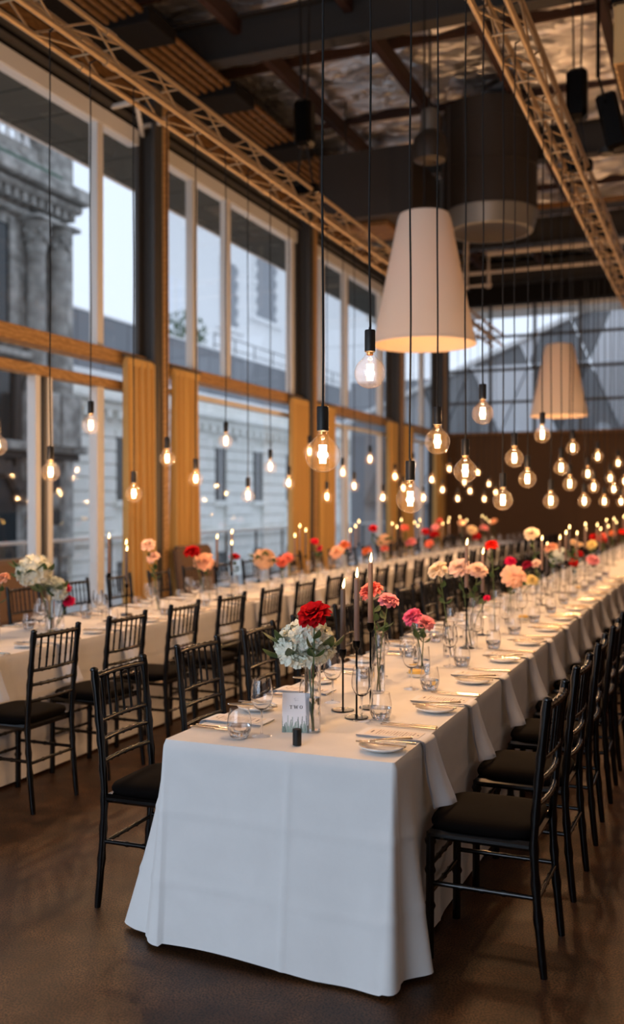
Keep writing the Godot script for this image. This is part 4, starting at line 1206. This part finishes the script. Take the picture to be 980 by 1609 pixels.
# ---------------------------------------------------------------- candles
func candles() -> void:
	var disc := MB.new().lathe(V2([[0, 0], [0.046, 0], [0.048, 0.002], [0.047, 0.0045], [0.006, 0.006], [0.005, 0.012]]), 32).mesh()
	var cup := MB.new().lathe(V2([[0.004, -0.012], [0.010, -0.004], [0.0145, 0.006], [0.015, 0.03], [0.0125, 0.03], [0.0122, 0.012], [0, 0.012]]), 20).mesh()
	var flame := MB.new().lathe(V2([[0.0, 0.0], [0.003, 0.001], [0.0062, 0.008], [0.0068, 0.014], [0.005, 0.026], [0.0024, 0.037], [0.0, 0.044]]), 12).mesh()
	for tb in 2:
		var lst: Array = [CANDLES_NEAR, CANDLES_FAR][tb]
		var i := 0
		for c in lst:
			var tn: String = ["near", "window"][tb]
			var top: float = c[2] - 0.014
			var rod: float = top - 0.285 - TOP
			var at := Vector3(c[0], TOP, c[1])
			var s := thing("candle_stand", "slim black metal candle stand with disc foot, %s from the front on the %s table" % [nth(i), tn], "candle holder", at, 0.0, "black candle stands on the %s table" % tn)
			obj("foot", disc, M.black_metal, s)
			obj("rod", MB.new().tube([Vector3(0, 0.004, 0), Vector3(0, rod, 0)], 0.0042, 8), M.black_metal, s)
			var cu := obj("cup", cup, M.black_metal, s); cu.position = Vector3(0, rod, 0)
			var k := thing("taper_candle", "lit %s taper candle on the %s black stand from the front of the %s table" % ["taupe" if i % 3 != 1 else "charcoal", nth(i), tn], "candle", at + Vector3(0, rod + 0.0125, 0), 0.0, "lit taper candles on the %s table" % tn)
			obj("body", MB.new().lathe(V2([[0, 0], [0.0115, 0], [0.0110, 0.1], [0.0102, 0.262], [0.0085, 0.268], [0.004, 0.2665], [0, 0.266]]), 18), M.wax if i % 3 != 1 else M.wax_dark, k)
			obj("wick", MB.new().tube([Vector3(0, 0.264, 0), Vector3(0.0008, 0.273, 0), Vector3(0.002, 0.278, 0)], 0.0009, 5), M.wick, k)
			var f := obj("flame", flame, M.flame, k); f.position = Vector3(0.001, 0.27, 0)
			f.rotation = Vector3(0.05 * sin(i * 2.0), 0, -0.10 + 0.05 * cos(i * 3.0))
			omni(Vector3(0.001, 0.288, 0), Color(1.0, 0.72, 0.38), FLAME_E, 0.01, k, "flame_light")
			i += 1

# ---------------------------------------------------------------- flowers
var petals := {}

func petal(w: float, cup: float, curl: float, ruffle: float, point: float) -> ArrayMesh:
	# unit length, base at the origin, grows along +y, its inner face towards -z
	var key := "%s %s %s %s %s" % [w, cup, curl, ruffle, point]
	if petals.has(key): return petals[key]
	var rows := []
	for i in 7:
		var v := i / 6.0
		var hw := w * 0.5 * (0.22 + 0.78 * sin(PI * 0.5 * minf(v * 1.5, 1.0)))
		if v > 0.66: hw *= lerpf(1.0, point, pow((v - 0.66) / 0.34, 1.6))
		var row := []
		for j in 7:
			var u := j / 3.0 - 1.0
			row.append(Vector3(u * hw, v * (1.0 - 0.08 * u * u * v), -cup * u * u * hw + curl * v * v * v * 0.5 - cup * 0.22 * sin(v * PI) + ruffle * sin(u * 5.0 + v * 3.0) * v * 0.1))
		rows.append(row)
	petals[key] = MB.new().grid(rows).mesh()
	return petals[key]

func bloom(parent: Node3D, xf: Transform3D, style: String, col: Material, d: float, split: bool, seed_: int) -> void:
	# a flower head of diameter d on the parent's origin, opening along +y
	rng.seed = seed_
	var items := []  # [mesh, transform]
	if style == "rose":
		for q in [[4, 0.08, 0.46, 0.03, 0.8], [5, 0.3, 0.52, 0.05, 0.9], [7, 0.58, 0.54, 0.06, 1.0], [8, 0.88, 0.55, 0.07, 1.0], [9, 1.2, 0.53, 0.07, 0.95], [8, 1.55, 0.48, 0.06, 0.95]]:
			for k in q[0]:
				var a: float = TAU * (k + 0.5 * (q[0] % 2)) / q[0] + rng.randf_range(-0.2, 0.2)
				var sc: float = q[2] * d * rng.randf_range(0.92, 1.06)
				var bs := Basis(Vector3.UP, a) * Basis(Vector3.RIGHT, q[1] + rng.randf_range(-0.1, 0.1)) * Basis.from_scale(Vector3(sc, sc, sc))
				items.append([petal(0.95, 0.55, 0.42, 0.5, 0.55), Transform3D(bs, Basis(Vector3.UP, a) * Vector3(0, 0.02 * d, q[3] * d))])
	elif style == "mum":
		for q in [[6, 0.15, 0.36, 0.5], [9, 0.42, 0.42, 0.5], [12, 0.72, 0.46, 0.5], [14, 1.02, 0.48, 0.5], [15, 1.34, 0.49, 0.5], [14, 1.68, 0.46, 0.5]]:
			for k in q[0]:
				var a: float = TAU * k / q[0] + q[1] * 3.0 + rng.randf_range(-0.12, 0.12)
				var sc: float = q[2] * d * rng.randf_range(0.9, 1.06)
				var bs := Basis(Vector3.UP, a) * Basis(Vector3.RIGHT, q[1] + rng.randf_range(-0.1, 0.1)) * Basis.from_scale(Vector3(sc, sc, sc))
				items.append([petal(0.42, 0.6, 0.25, 0.25, 0.5), Transform3D(bs, Vector3(0, 0.04 * d, 0))])
	elif style == "dahlia":
		for q in [[5, 0.2, 0.3], [7, 0.6, 0.42], [9, 1.0, 0.5], [9, 1.42, 0.54], [8, 1.8, 0.46]]:
			for k in q[0]:
				var a: float = TAU * k / q[0] + q[1] * 2.0 + rng.randf_range(-0.12, 0.12)
				var sc: float = q[2] * d * rng.randf_range(0.9, 1.08)
				var bs := Basis(Vector3.UP, a) * Basis(Vector3.RIGHT, q[1] + rng.randf_range(-0.12, 0.12)) * Basis.from_scale(Vector3(sc, sc, sc))
				items.append([petal(0.62, 0.5, 0.35, 0.5, 0.62), Transform3D(bs, Vector3(0, 0.03 * d, 0))])
	else:  # hydrangea: four-petalled florets over a dome
		var mb := MB.new()
		var fl := MB.new()
		var s := 0.0165
		for k in 4:
			var e := Basis(Vector3.UP, TAU * k / 4)
			var p := [Vector3(0, 0, 0), e * Vector3(-s * 0.6, 0.005, s * 0.75), e * Vector3(0, 0.006, s * 1.3), e * Vector3(s * 0.6, 0.003, s * 0.7)]
			fl.quad(p[0], p[1], p[2], p[3], (Vector3.UP - e * Vector3(0, 0, 0.5)).normalized())
		fl.ball(Vector3(0, 0.0015, 0), Vector3(0.002, 0.002, 0.002), 5)
		var n := int(250 * pow(d / 0.18, 2))
		for k in n:
			var y := 1.0 - 1.55 * (k + 0.5) / n
			var a := k * 2.39996
			var r := sqrt(maxf(1.0 - y * y, 0.0))
			var dir := Vector3(r * cos(a), y, r * sin(a))
			var up := (dir + Vector3(rng.randf_range(-0.75, 0.75), rng.randf_range(-0.5, 0.7), rng.randf_range(-0.75, 0.75))).normalized()
			var sd := up.cross(Vector3(rng.randf_range(-1, 1), 0.3, rng.randf_range(-1, 1))).normalized()
			var lump := 1.0 + 0.07 * sin(dir.x * 9.0 + seed_) * sin(dir.z * 8.0) + rng.randf_range(-0.09, 0.09)
			mb.add(fl, Transform3D(Basis(sd, up, sd.cross(up)), dir * d * 0.5 * lump * Vector3(1, 0.82, 1) + Vector3(0, d * 0.2, 0)))
		var core := MB.new().ball(Vector3(0, d * 0.2, 0), Vector3(d * 0.42, d * 0.34, d * 0.42), 14)
		var b := obj("bloom", core, M.leaf, parent)
		b.transform = xf
		var f := obj("florets", mb, col, b)
		f.set_meta("kind", "stuff")
		return
	var heart := MB.new().ball(Vector3(0, 0.06 * d, 0), Vector3(0.11, 0.13, 0.11) * d, 10)
	var b: MeshInstance3D
	if split:
		b = obj("bloom", heart, col, parent)
		for it in items:
			var o := obj("petal", it[0], col, b)
			o.transform = it[1]
	else:
		for it in items:
			var am: ArrayMesh = it[0]
			var arr := am.surface_get_arrays(0)
			var base := heart.v.size()
			var nb: Basis = it[1].basis.orthonormalized()
			for k in arr[Mesh.ARRAY_VERTEX].size():
				heart.v.append(it[1] * arr[Mesh.ARRAY_VERTEX][k]); heart.n.append(nb * arr[Mesh.ARRAY_NORMAL][k]); heart.t.append(Vector2.ZERO)
			for k in arr[Mesh.ARRAY_INDEX]: heart.ix.append(base + k)
		b = obj("bloom", heart, col, parent)
	b.transform = xf
	# sepals under the head
	obj("calyx", MB.new().lathe(V2([[0.0, -0.1 * d], [0.035 * d, -0.09 * d], [0.1 * d, 0.0], [0.07 * d, 0.05 * d]]), 10), M.stem, b)

func vase(at: Vector3, kind: int, h: float, label: String, group: String) -> Node3D:
	var t := thing("glass_vase", label, "vase", at, 0.0, group)
	var o: Array
	if kind == 0: o = [[0.030, 0.0], [0.0305, 0.004], [0.0305, h]]
	elif kind == 1: o = [[0.030, 0.0], [0.036, 0.01], [0.038, h * 0.3], [0.032, h * 0.55], [0.016, h * 0.75], [0.015, h * 0.9], [0.019, h]]
	else: o = [[0.028, 0.0], [0.040, 0.012], [0.043, h * 0.4], [0.038, h * 0.8], [0.036, h]]
	var inn := []
	for k in o.size():
		var q = o[o.size() - 1 - k]
		inn.append([maxf(q[0] - 0.0022, 0.001), q[1] if k < o.size() - 1 else 0.008])
	inn.append([0.0, 0.008])
	obj("glass", MB.new().lathe(V2(o + inn), 32), M.solid_glass if -at.z < 5.5 else M.thin_glass, t)
	obj("base", MB.new().lathe(V2([[0, 0.0005], [o[0][0] - 0.001, 0.0005], [o[0][0] - 0.001, 0.0075], [0, 0.0075]]), 24), M.thin_glass, t)
	var wl := 0.5 * h
	var wr: Array = []
	for k in 6:
		var y := lerpf(0.0085, wl, k / 5.0)
		var r: float = o[o.size() - 1][0]
		for m in o.size() - 1:
			if y >= o[m][1] and y <= o[m + 1][1]: r = lerpf(o[m][0], o[m + 1][0], (y - o[m][1]) / maxf(o[m + 1][1] - o[m][1], 0.0001))
		wr.append([r - 0.0035, y])
	if -at.z < 7.5:
		obj("water", MB.new().lathe(V2([[0, 0.0085]] + wr + [[0, wl]]), 24, Transform3D(), 0.6), M.water, t)
	return t

func flower(tb: int, i: int, x: float, z: float, h: float, size: float, colour: String, style: String, desc: String, vx: float, vz: float, vh: float, lean: Vector3) -> void:
	var tn: String = ["near", "window"][tb]
	var base := Vector3(vx, TOP + 0.009, vz)
	var t := thing("cut_flower", "%s, %s bloom from the front of the %s table" % [desc, nth(i), tn], "flower", base)
	var head := Vector3(x, h, z) - base
	var low := Vector3(-head.x, 0, -head.z).limit_length(0.016)
	var neck := head - lean.normalized() * size * 0.1
	var path := []
	for k in 11:
		var s := k / 10.0
		var mid := Vector3(head.x * 0.25, neck.y * 0.55, head.z * 0.25)
		path.append(low.lerp(mid, s).lerp(mid.lerp(neck, s), s))
	obj("stem", MB.new().tube(path, 0.0028 if style != "hydrangea" else 0.004, 7), M.stem, t)
	var up := lean.normalized()
	var sd := up.cross(Vector3(0.3, 0, 1)).normalized()
	bloom(t, Transform3D(Basis(sd, up, sd.cross(up)), neck), style, M["petal_" + colour], size, size / absf(z) > 0.0125 and style != "hydrangea", i * 13 + tb * 500)
	# leaves up the stem
	var lm := leaf_mesh(0.085 if style == "hydrangea" else 0.055, 0.055 if style == "hydrangea" else 0.034)
	if style == "hydrangea":
		for k in 7:
			var az := PI * (0.02 + 0.16 * k)
			var dir := Vector3(cos(az), 0.35 + 0.25 * sin(k * 1.7 + i), sin(az)).normalized()
			var o := obj("leaf", leaf_mesh(0.115, 0.07), M.leaf, t)
			var zz := dir.cross(Vector3(-dir.z, 0, dir.x)).normalized()
			o.transform = Transform3D(Basis(dir.cross(zz), dir, zz), neck + Vector3(0, 0.02 * (k % 3) - 0.015, 0) + dir * size * 0.36)
		return
	for k in 4:
		var s := 0.62 + 0.3 * k / 4
		var p: Vector3 = path[int(s * 10)]
		if p.y < vh: p.y = vh + 0.01
		if p.y > head.y - size * 0.1: continue
		var o := obj("leaf", lm, M.leaf, t)
		o.position = p
		o.rotation = Vector3(0.9 + 0.3 * sin(k * 2.1 + i), k * 2.4 + i, 0)

func flowers() -> void:
	var kinds := {"red": ["red", "rose", "ruffled deep red flower"], "redor": ["redor", "mum", "vivid orange-red flower"], "mag": ["mag", "mum", "magenta pink flower"], "dmag": ["dmag", "mum", "dark magenta flower"], "magred": ["magred", "mum", "raspberry red flower"],
		"hot": ["hot", "rose", "bright pink rose"], "pink": ["pink", "rose", "soft pink rose"], "coral": ["coral", "rose", "coral pink flower"], "blush": ["blush", "rose", "pale blush flower"], "peach": ["peach", "rose", "peach coloured flower"],
		"mum": ["peach", "mum", "peach pompom flower"], "dahlia": ["peach", "dahlia", "large open peach dahlia"], "cream": ["cream", "rose", "cream white flower"], "yellow": ["yellow", "mum", "pale yellow flower"], "orange": ["orange", "mum", "soft orange flower"],
		"beige": ["beige", "hydrangea", "beige pink hydrangea head"], "white": ["white", "hydrangea", "white hydrangea head"], "bluewhite": ["bluewhite", "hydrangea", "bluish white hydrangea head"], "carn": ["redor", "mum", "fringed scarlet flower"]}
	for tb in 2:
		var lst: Array = [FLOWERS_NEAR, FLOWERS_FAR][tb]
		var cx: float = [NEAR_X, FAR_X][tb]
		var i := 0
		var v := 0
		var vp := Vector3.ZERO
		var vh := 0.2
		for f in lst:
			# [kind, z, h, size, dx, new vase? (0 no, 1 cylinder, 2 bud, 3 tumbler shape), vase dx, vase dz, vase height]
			rng.seed = i * 17 + tb
			if f[5] > 0:
				vh = f[8]
				vp = Vector3(cx + f[4] + f[6], TOP, f[1] + f[7])
				vase(vp, f[5] - 1, vh, "clear glass %s vase holding cut stems, %s vase from the front of the %s table" % [["cylinder", "bud", "rounded"][f[5] - 1], nth(v), ["near", "window"][tb]], "glass vases along the %s table" % ["near", "window"][tb])
				v += 1
			var k: Array = kinds[f[0]]
			var lean := Vector3(rng.randf_range(-0.5, 0.5), 1.0, rng.randf_range(0.1, 0.8))
			if f.size() > 9: lean = f[9]
			flower(tb, i, cx + f[4], f[1], f[2], f[3], k[0], k[1], k[2], vp.x, vp.z, vh, lean)
			i += 1
const CANDLES_NEAR := [
	[-1.36, -3.77, 1.335],
	[-1.46, -3.88, 1.28],
	[-1.37, -3.97, 1.385],
	[-1.408, -5.825, 1.385],
	[-1.522, -6.312, 1.28],
	[-1.453, -6.457, 1.301],
	[-1.41, -8.509, 1.321],
	[-1.523, -9.474, 1.229],
	[-1.387, -9.732, 1.334],
	[-1.453, -9.791, 1.285],
	[-1.501, -10.782, 1.364],
	[-1.442, -10.933, 1.296],
	[-1.408, -11.354, 1.382],
	[-1.509, -12.225, 1.309],
	[-1.41, -12.859, 1.294],
	[-1.457, -12.921, 1.343],
	[-1.459, -14.231, 1.296],
	[-1.387, -14.276, 1.397],
	[-1.522, -14.594, 1.374],
	[-1.5, -15.823, 1.322],
	[-1.441, -16.365, 1.402],
]
const CANDLES_FAR := [
	[-4.151, -6.172, 1.375],
	[-4.216, -6.508, 1.269],
	[-4.279, -6.597, 1.314],
	[-4.156, -7.865, 1.318],
	[-4.199, -8.237, 1.249],
	[-4.263, -8.362, 1.347],
	[-4.149, -9.592, 1.277],
	[-4.207, -10.024, 1.321],
	[-4.282, -10.035, 1.365],
	[-4.155, -11.29, 1.287],
	[-4.22, -11.776, 1.385],
	[-4.27, -11.788, 1.324],
	[-4.161, -12.953, 1.334],
	[-4.197, -13.277, 1.283],
	[-4.282, -13.759, 1.372],
	[-4.149, -13.983, 1.333],
	[-4.216, -14.375, 1.277],
	[-4.269, -14.671, 1.354],
	[-4.148, -15.548, 1.284],
	[-4.199, -16.103, 1.304],
	[-4.268, -16.428, 1.362],
	[-4.15, -16.683, 1.374],
	[-4.213, -17.165, 1.263],
	[-4.27, -17.684, 1.304],
	[-4.157, -18.419, 1.37],
	[-4.272, -19.262, 1.313],
	[-4.22, -19.311, 1.259],
]
const FLOWERS_NEAR := [
	["red", -3.537, 1.185, 0.115, 0, 1, 0.02, 0.06, 0.26, Vector3(-0.1, 1, 0.55)],
	["white", -3.652, 1.033, 0.213, -0.08, 0, 0, 0, 0, Vector3(-0.05, 1, 0.25)],
	["coral", -4.211, 1.222, 0.099, 0, 1, 0, -0.1, 0.25, Vector3(-0.4, 1, 0.3)],
	["pink", -4.459, 1.157, 0.087, 0, 0, 0, 0, 0, Vector3(0.3, 1, 0.2)],
	["hot", -4.786, 1.048, 0.089, 0.02, 3, 0.02, -0.1, 0.135, Vector3(-0.5, 1, 0.6)],
	["pink", -4.981, 0.995, 0.086, 0.03, 0, 0, 0, 0, Vector3(0.5, 1, 0.4)],
	["cream", -5.341, 1.245, 0.102, 0, 1, 0.03, -0.12, 0.2, Vector3(-0.4, 1, 0.6)],
	["blush", -5.83, 1.229, 0.118, 0, 2, 0.04, -0.05, 0.2, Vector3(-0.1, 1, 0.7)],
	["blush", -6.228, 1.189, 0.109, 0.02, 1, 0, 0.2, 0.22, Vector3(0.4, 1, 0.5)],
	["mag", -6.123, 1.028, 0.051, 0.1, 0, 0, 0, 0],
	["carn", -6.715, 1.331, 0.108, 0, 2, 0.03, 0.05, 0.21],
	["dahlia", -7.161, 1.095, 0.178, 0.06, 1, -0.02, 0.06, 0.2, Vector3(0.1, 1, 1.4)],
	["mag", -7.373, 1.187, 0.099, 0, 1, 0.02, 0.1, 0.2],
	["dmag", -8.048, 1.119, 0.107, 0, 2, -0.05, 0.1, 0.19],
	["yellow", -7.909, 1.009, 0.115, 0.06, 0, 0, 0, 0],
	["blush", -8.286, 1.117, 0.073, 0.03, 2, 0, 0, 0.18],
	["cream", -8.478, 1.357, 0.113, -0.04, 1, 0.05, -0.05, 0.24],
	["peach", -9.27, 1.2, 0.117, 0, 1, 0.02, 0.05, 0.2],
	["bluewhite", -9.852, 1.077, 0.173, 0, 1, 0, 0.1, 0.22],
	["red", -10.152, 1.019, 0.082, 0.08, 3, 0, 0, 0.14],
	["red", -11.147, 1.058, 0.09, 0, 0, 0, 0, 0],
	["cream", -11.066, 1.185, 0.083, -0.05, 2, 0, 0, 0.2],
	["cream", -11.585, 1.137, 0.087, -0.05, 0, 0, 0, 0],
	["pink", -11.386, 0.978, 0.127, 0.12, 3, 0, 0, 0.14],
	["yellow", -12.287, 1.118, 0.145, 0, 1, 0, 0.05, 0.2],
	["red", -12.974, 1.178, 0.112, -0.05, 2, 0, 0, 0.2],
	["red", -13.52, 1.136, 0.1, 0, 2, 0, 0, 0.2],
	["coral", -13.24, 1.195, 0.082, 0.03, 0, 0, 0, 0],
	["orange", -14.744, 1.185, 0.109, 0, 1, 0, 0, 0.2],
	["carn", -16.2, 1.164, 0.139, 0, 2, 0, 0, 0.2],
]
const FLOWERS_FAR := [
	["peach", -5.08, 1.137, 0.089, 0, 1, 0.02, 0.1, 0.2],
	["white", -5.395, 1.152, 0.206, 0, 1, 0.1, -0.03, 0.22, Vector3(0.1, 1, 0.5)],
	["bluewhite", -5.591, 1.027, 0.16, 0, 0, 0, 0, 0, Vector3(0.7, 1, -0.9)],
	["mag", -5.652, 1.033, 0.091, 0.06, 2, -0.02, 0.05, 0.18],
	["mag", -5.66, 0.946, 0.1, 0.08, 0, 0, 0, 0],
	["blush", -6.858, 1.279, 0.107, -0.03, 1, 0.05, -0.03, 0.24],
	["blush", -6.886, 1.177, 0.102, 0, 0, 0, 0, 0],
	["red", -7.517, 1.194, 0.131, 0, 2, 0.05, -0.1, 0.22],
	["peach", -7.667, 1.099, 0.161, 0.03, 1, 0.05, 0, 0.22, Vector3(0.2, 1, 0.9)],
	["red", -8.327, 1.109, 0.089, 0, 2, 0, 0, 0.2],
	["beige", -8.97, 1.045, 0.196, 0, 1, 0.03, 0, 0.22],
	["coral", -9.387, 1.002, 0.118, 0, 3, 0.03, 0.05, 0.15],
	["coral", -9.504, 1.043, 0.106, 0.02, 0, 0, 0, 0],
	["magred", -10.338, 1.185, 0.1, -0.02, 1, 0.04, 0.02, 0.24],
	["mag", -10.441, 1.102, 0.086, 0, 0, 0, 0, 0],
	["mum", -10.983, 1.034, 0.195, 0, 1, 0.03, 0.05, 0.22, Vector3(-0.2, 1, 0.9)],
	["orange", -11.24, 1.106, 0.169, 0, 1, 0, 0, 0.22],
	["orange", -11.938, 1.007, 0.161, 0.04, 3, 0, 0, 0.16],
	["red", -12.391, 1.278, 0.109, -0.03, 2, 0, 0, 0.24],
	["beige", -12.752, 1.098, 0.163, 0, 1, 0, 0.05, 0.22],
	["coral", -12.628, 1.001, 0.102, 0.05, 0, 0, 0, 0],
	["coral", -13.71, 1.255, 0.119, 0, 2, 0, 0, 0.22],
	["pink", -13.861, 1.04, 0.156, 0.04, 1, 0, 0, 0.18],
	["coral", -14.698, 0.99, 0.126, 0.08, 3, 0, 0, 0.15],
	["red", -14.768, 1.172, 0.117, 0, 2, 0, 0, 0.2],
	["red", -15.316, 1.116, 0.131, 0, 1, 0, 0, 0.2],
	["pink", -15.5, 1.223, 0.122, -0.04, 0, 0, 0, 0],
	["coral", -15.769, 1.32, 0.114, -0.05, 2, 0, 0, 0.24],
	["peach", -17.225, 1.261, 0.123, -0.04, 1, 0, 0, 0.22],
	["cream", -17.826, 1.123, 0.173, 0, 2, 0, 0, 0.2],
	["red", -17.964, 1.004, 0.151, 0.05, 3, 0, 0, 0.16],
	["pink", -18.817, 1.134, 0.146, 0, 1, 0, 0, 0.2],
	["peach", -19.673, 1.241, 0.139, 0, 2, 0, 0, 0.2],
]

# ---------------------------------------------------------------- the scene
const BULB_COL := Color(1.0, 0.76, 0.53)
const BULB_E := 0.24
const CONE_E := 0.3
const FLAME_E := 0.008

const CHAIR_ROWS := [
	[-0.785, PI / 2, -3.61, 0.71, 12, "room", "near"],
	[-2.09, -PI / 2, -3.54, 0.675, 27, "window", "near"],
	[-3.535, PI / 2, -4.41, 0.69, 26, "room", "window"],
	[-4.94, -PI / 2, -5.8, 0.69, 23, "window", "window"]]

const SEAT_ROWS := [
	[-1.0, PI / 2, -3.53, 0.70, 13, 13, "room", "near"],
	[-1.9, -PI / 2, -3.54, 0.68, 27, 5, "window", "near"],
	[-3.76, PI / 2, -4.41, 0.69, 26, 6, "room", "window"],
	[-4.66, -PI / 2, -5.1, 0.69, 24, 3, "window", "window"]]

func _ready() -> void:
	# camera
	var cam := Camera3D.new()
	cam.name = "camera"
	add_child(cam)
	cam.position = Vector3(0, 1.62, 0)
	cam.rotation = Vector3(deg_to_rad(-0.53), deg_to_rad(22.4), 0)
	var att := CameraAttributesPhysical.new()
	att.frustum_focal_length = 23.35
	att.frustum_focus_distance = 4.0
	att.frustum_near = 0.1
	att.frustum_far = 400.0
	att.exposure_aperture = 1.02
	cam.attributes = att
	cam.fov = 54.4
	cam.current = true
	# overcast sky
	var sm := ProceduralSkyMaterial.new()
	sm.sky_top_color = Color(0.79, 0.85, 0.93); sm.sky_horizon_color = Color(0.81, 0.85, 0.91)
	sm.ground_energy_multiplier = 1.1
	sm.ground_bottom_color = Color(0.42, 0.43, 0.44); sm.ground_horizon_color = Color(0.6, 0.62, 0.64)
	sm.sky_energy_multiplier = 1.1
	var sky := Sky.new()
	sky.sky_material = sm
	var env := Environment.new()
	env.background_mode = Environment.BG_SKY
	env.sky = sky
	env.tonemap_mode = Environment.TONE_MAPPER_LINEAR
	env.tonemap_exposure = 1.25
	env.sdfgi_enabled = true; env.ssao_enabled = true; env.ssil_enabled = true
	var we := WorldEnvironment.new()
	we.name = "world"; we.environment = env
	add_child(we)
	# area light added inside the unseen south glazing to strengthen the daylight
	var day := AreaLight3D.new()
	day.name = "added_south_daylight"
	day.area_size = Vector2(5.6, 5.8)
	day.area_normalize_energy = false
	day.light_color = Color(0.84, 0.91, 1.0); day.light_energy = DAY_E
	day.shadow_enabled = true; day.area_range = 60.0
	add_child(day)
	day.position = Vector3(-3.7, 3.1, 5.95)
	make_materials()
	build_room()
	build_outside()
	curtain(-10.42, -11.13, "mustard curtain on the near side of the first steel window column")
	curtain(-11.52, -12.25, "mustard curtain on the far side of the first steel window column")
	curtain(-15.5, -16.3, "mustard curtain on the near side of the second steel window column")
	curtain(-16.68, -17.5, "mustard curtain on the far side of the second steel window column")
	curtain(-20.75, -21.4, "mustard curtain on the near side of the third steel window column")
	curtain(-21.8, -22.6, "mustard curtain on the far side of the third steel window column")
	curtain(-24.5, -25.2, "mustard curtain in the far corner next to the dark end wall")
	sofa(-5.2, -8.5, -6.2, "long brown-grey upholstered banquette behind the window table, nearest the front")
	sofa(-11.25, -12.15, -6.15, "short brown-grey upholstered seat behind the window table near the first curtain pair")
	cloth("tablecloth", "white linen cloth reaching the floor over the near table with the number card", -1.9, -1.0, -3.16, -22.5, [0.0, 0.06, 0.0, 0.18, 0.085])
	cloth("tablecloth", "white linen cloth reaching the floor over the long window table", -4.66, -3.76, -3.2, -22.5, [0.02, 0.06, 0.0, 0.15, 0.085])
	chairs()
	overhead()
	pendants()
	candles()
	flowers()
	settings()
	details()

func details() -> void:
	# number card against the vase, with its little black post in front
	var card := thing("number_card", "white table number card printed TWO with green sprigs along its foot", "card", Vector3(-1.482, TOP, -3.435), deg_to_rad(18))
	var lean := Basis(Vector3.RIGHT, -0.10)
	var face := Transform3D(lean, Vector3.ZERO)
	obj("sheet", MB.new().add(B(Vector3(0, 0.074, -0.0007), Vector3(0.104, 0.148, 0.0012)), face), M.card, card)
	var im := Image.create(256, 364, false, Image.FORMAT_RGB8)
	im.fill(Color(0.93, 0.94, 0.96))
	rng.seed = 3
	for k in 12:       # faint crest above the word
		im.fill_rect(Rect2i(104 + rng.randi_range(0, 40), 44 + rng.randi_range(0, 30), rng.randi_range(6, 16), 2), Color(0.74, 0.77, 0.80))
	for k in 26:       # sprigs along the foot
		var x := 4.0 + 9.8 * k + rng.randf_range(-5, 5)
		var top: float = 364.0 - [150, 60, 90, 70, 100, 150, 62, 120, 80][k % 9] + rng.randf_range(-8, 8)
		var sway := rng.randf_range(-16, 16)
		var g := Color(0.20, 0.30, 0.28).lerp(Color(0.55, 0.66, 0.62), rng.randf())
		for s in 60:
			var v := s / 59.0
			var px := x + sway * v * v; var py := lerpf(363, top, v)
			im.fill_rect(Rect2i(int(px), int(py), 2, 3), g)
			if s % 3 == 0:
				for q in int(4 + (1.0 - v) * 6):
					for sd in [-1, 1]:
						im.fill_rect(Rect2i(clampi(int(px + sd * (q + 1)), 0, 251), clampi(int(py - q * 0.7), 0, 360), 3, 2), g.lerp(Color(0.75, 0.83, 0.8), 0.3 * float((s / 3) % 3)))
	var cm := mat("card_print", Color(1, 1, 1), 0.85)
	cm.albedo_texture = ImageTexture.create_from_image(im)
	var pr := MB.new()
	var a := pr.vert(Vector3(-0.052, 0.148, 0.0003), Vector3.BACK, Vector2(0, 0)); var b := pr.vert(Vector3(0.052, 0.148, 0.0003), Vector3.BACK, Vector2(1, 0))
	var c := pr.vert(Vector3(0.052, 0.0, 0.0003), Vector3.BACK, Vector2(1, 1)); var d := pr.vert(Vector3(-0.052, 0.0, 0.0003), Vector3.BACK, Vector2(0, 1))
	pr.tri(a, b, c); pr.tri(a, c, d)
	obj("print", MB.new().add(pr, face), M.card_print, card)
	var fnt := SystemFont.new()
	fnt.font_names = PackedStringArray(["Droid Serif"]); fnt.font_weight = 700
	var k := 0
	for ch in ["T", "W", "O"]:
		var tm := TextMesh.new()
		tm.text = ch; tm.font = fnt; tm.font_size = 32; tm.pixel_size = 0.00052; tm.depth = 0.0004
		var o := obj("letter", tm, M.ink, card)
		o.transform = face * Transform3D(Basis(), Vector3([-0.0185, 0.0, 0.0195][k], 0.0945, 0.0006))
		k += 1
	var post := thing("card_post", "small black cylinder standing in front of the number card", "holder", Vector3(-1.402, TOP, -3.262))
	obj("body", MB.new().lathe(V2([[0, 0], [0.0148, 0], [0.0158, 0.001], [0.0158, 0.057], [0.0148, 0.058], [0, 0.058]]), 28), M.black_plastic, post)
	obj("slot", B(Vector3(0, 0.0582, 0), Vector3(0.028, 0.001, 0.003)), M.ink, post)
	# butter dishes down the middle
	var n := 0
	for z in [-4.78, -7.4, -10.2]:
		var t := thing("butter_dish", "small white dish with a yellow butter round, %s along the near table" % nth(n), "dish", Vector3(-1.41 + 0.05 * n, TOP, z))
		obj("dish", MB.new().lathe(V2([[0, 0.001], [0.03, 0.0], [0.042, 0.01], [0.046, 0.018], [0.044, 0.018], [0.038, 0.01], [0, 0.008]]), 28), M.china, t)
		obj("butter", MB.new().lathe(V2([[0, 0.0085], [0.034, 0.009], [0.037, 0.016], [0.036, 0.031], [0.03, 0.034], [0, 0.035]]), 24), M.butter, t)
		n += 1

const DAY_E := 0.92
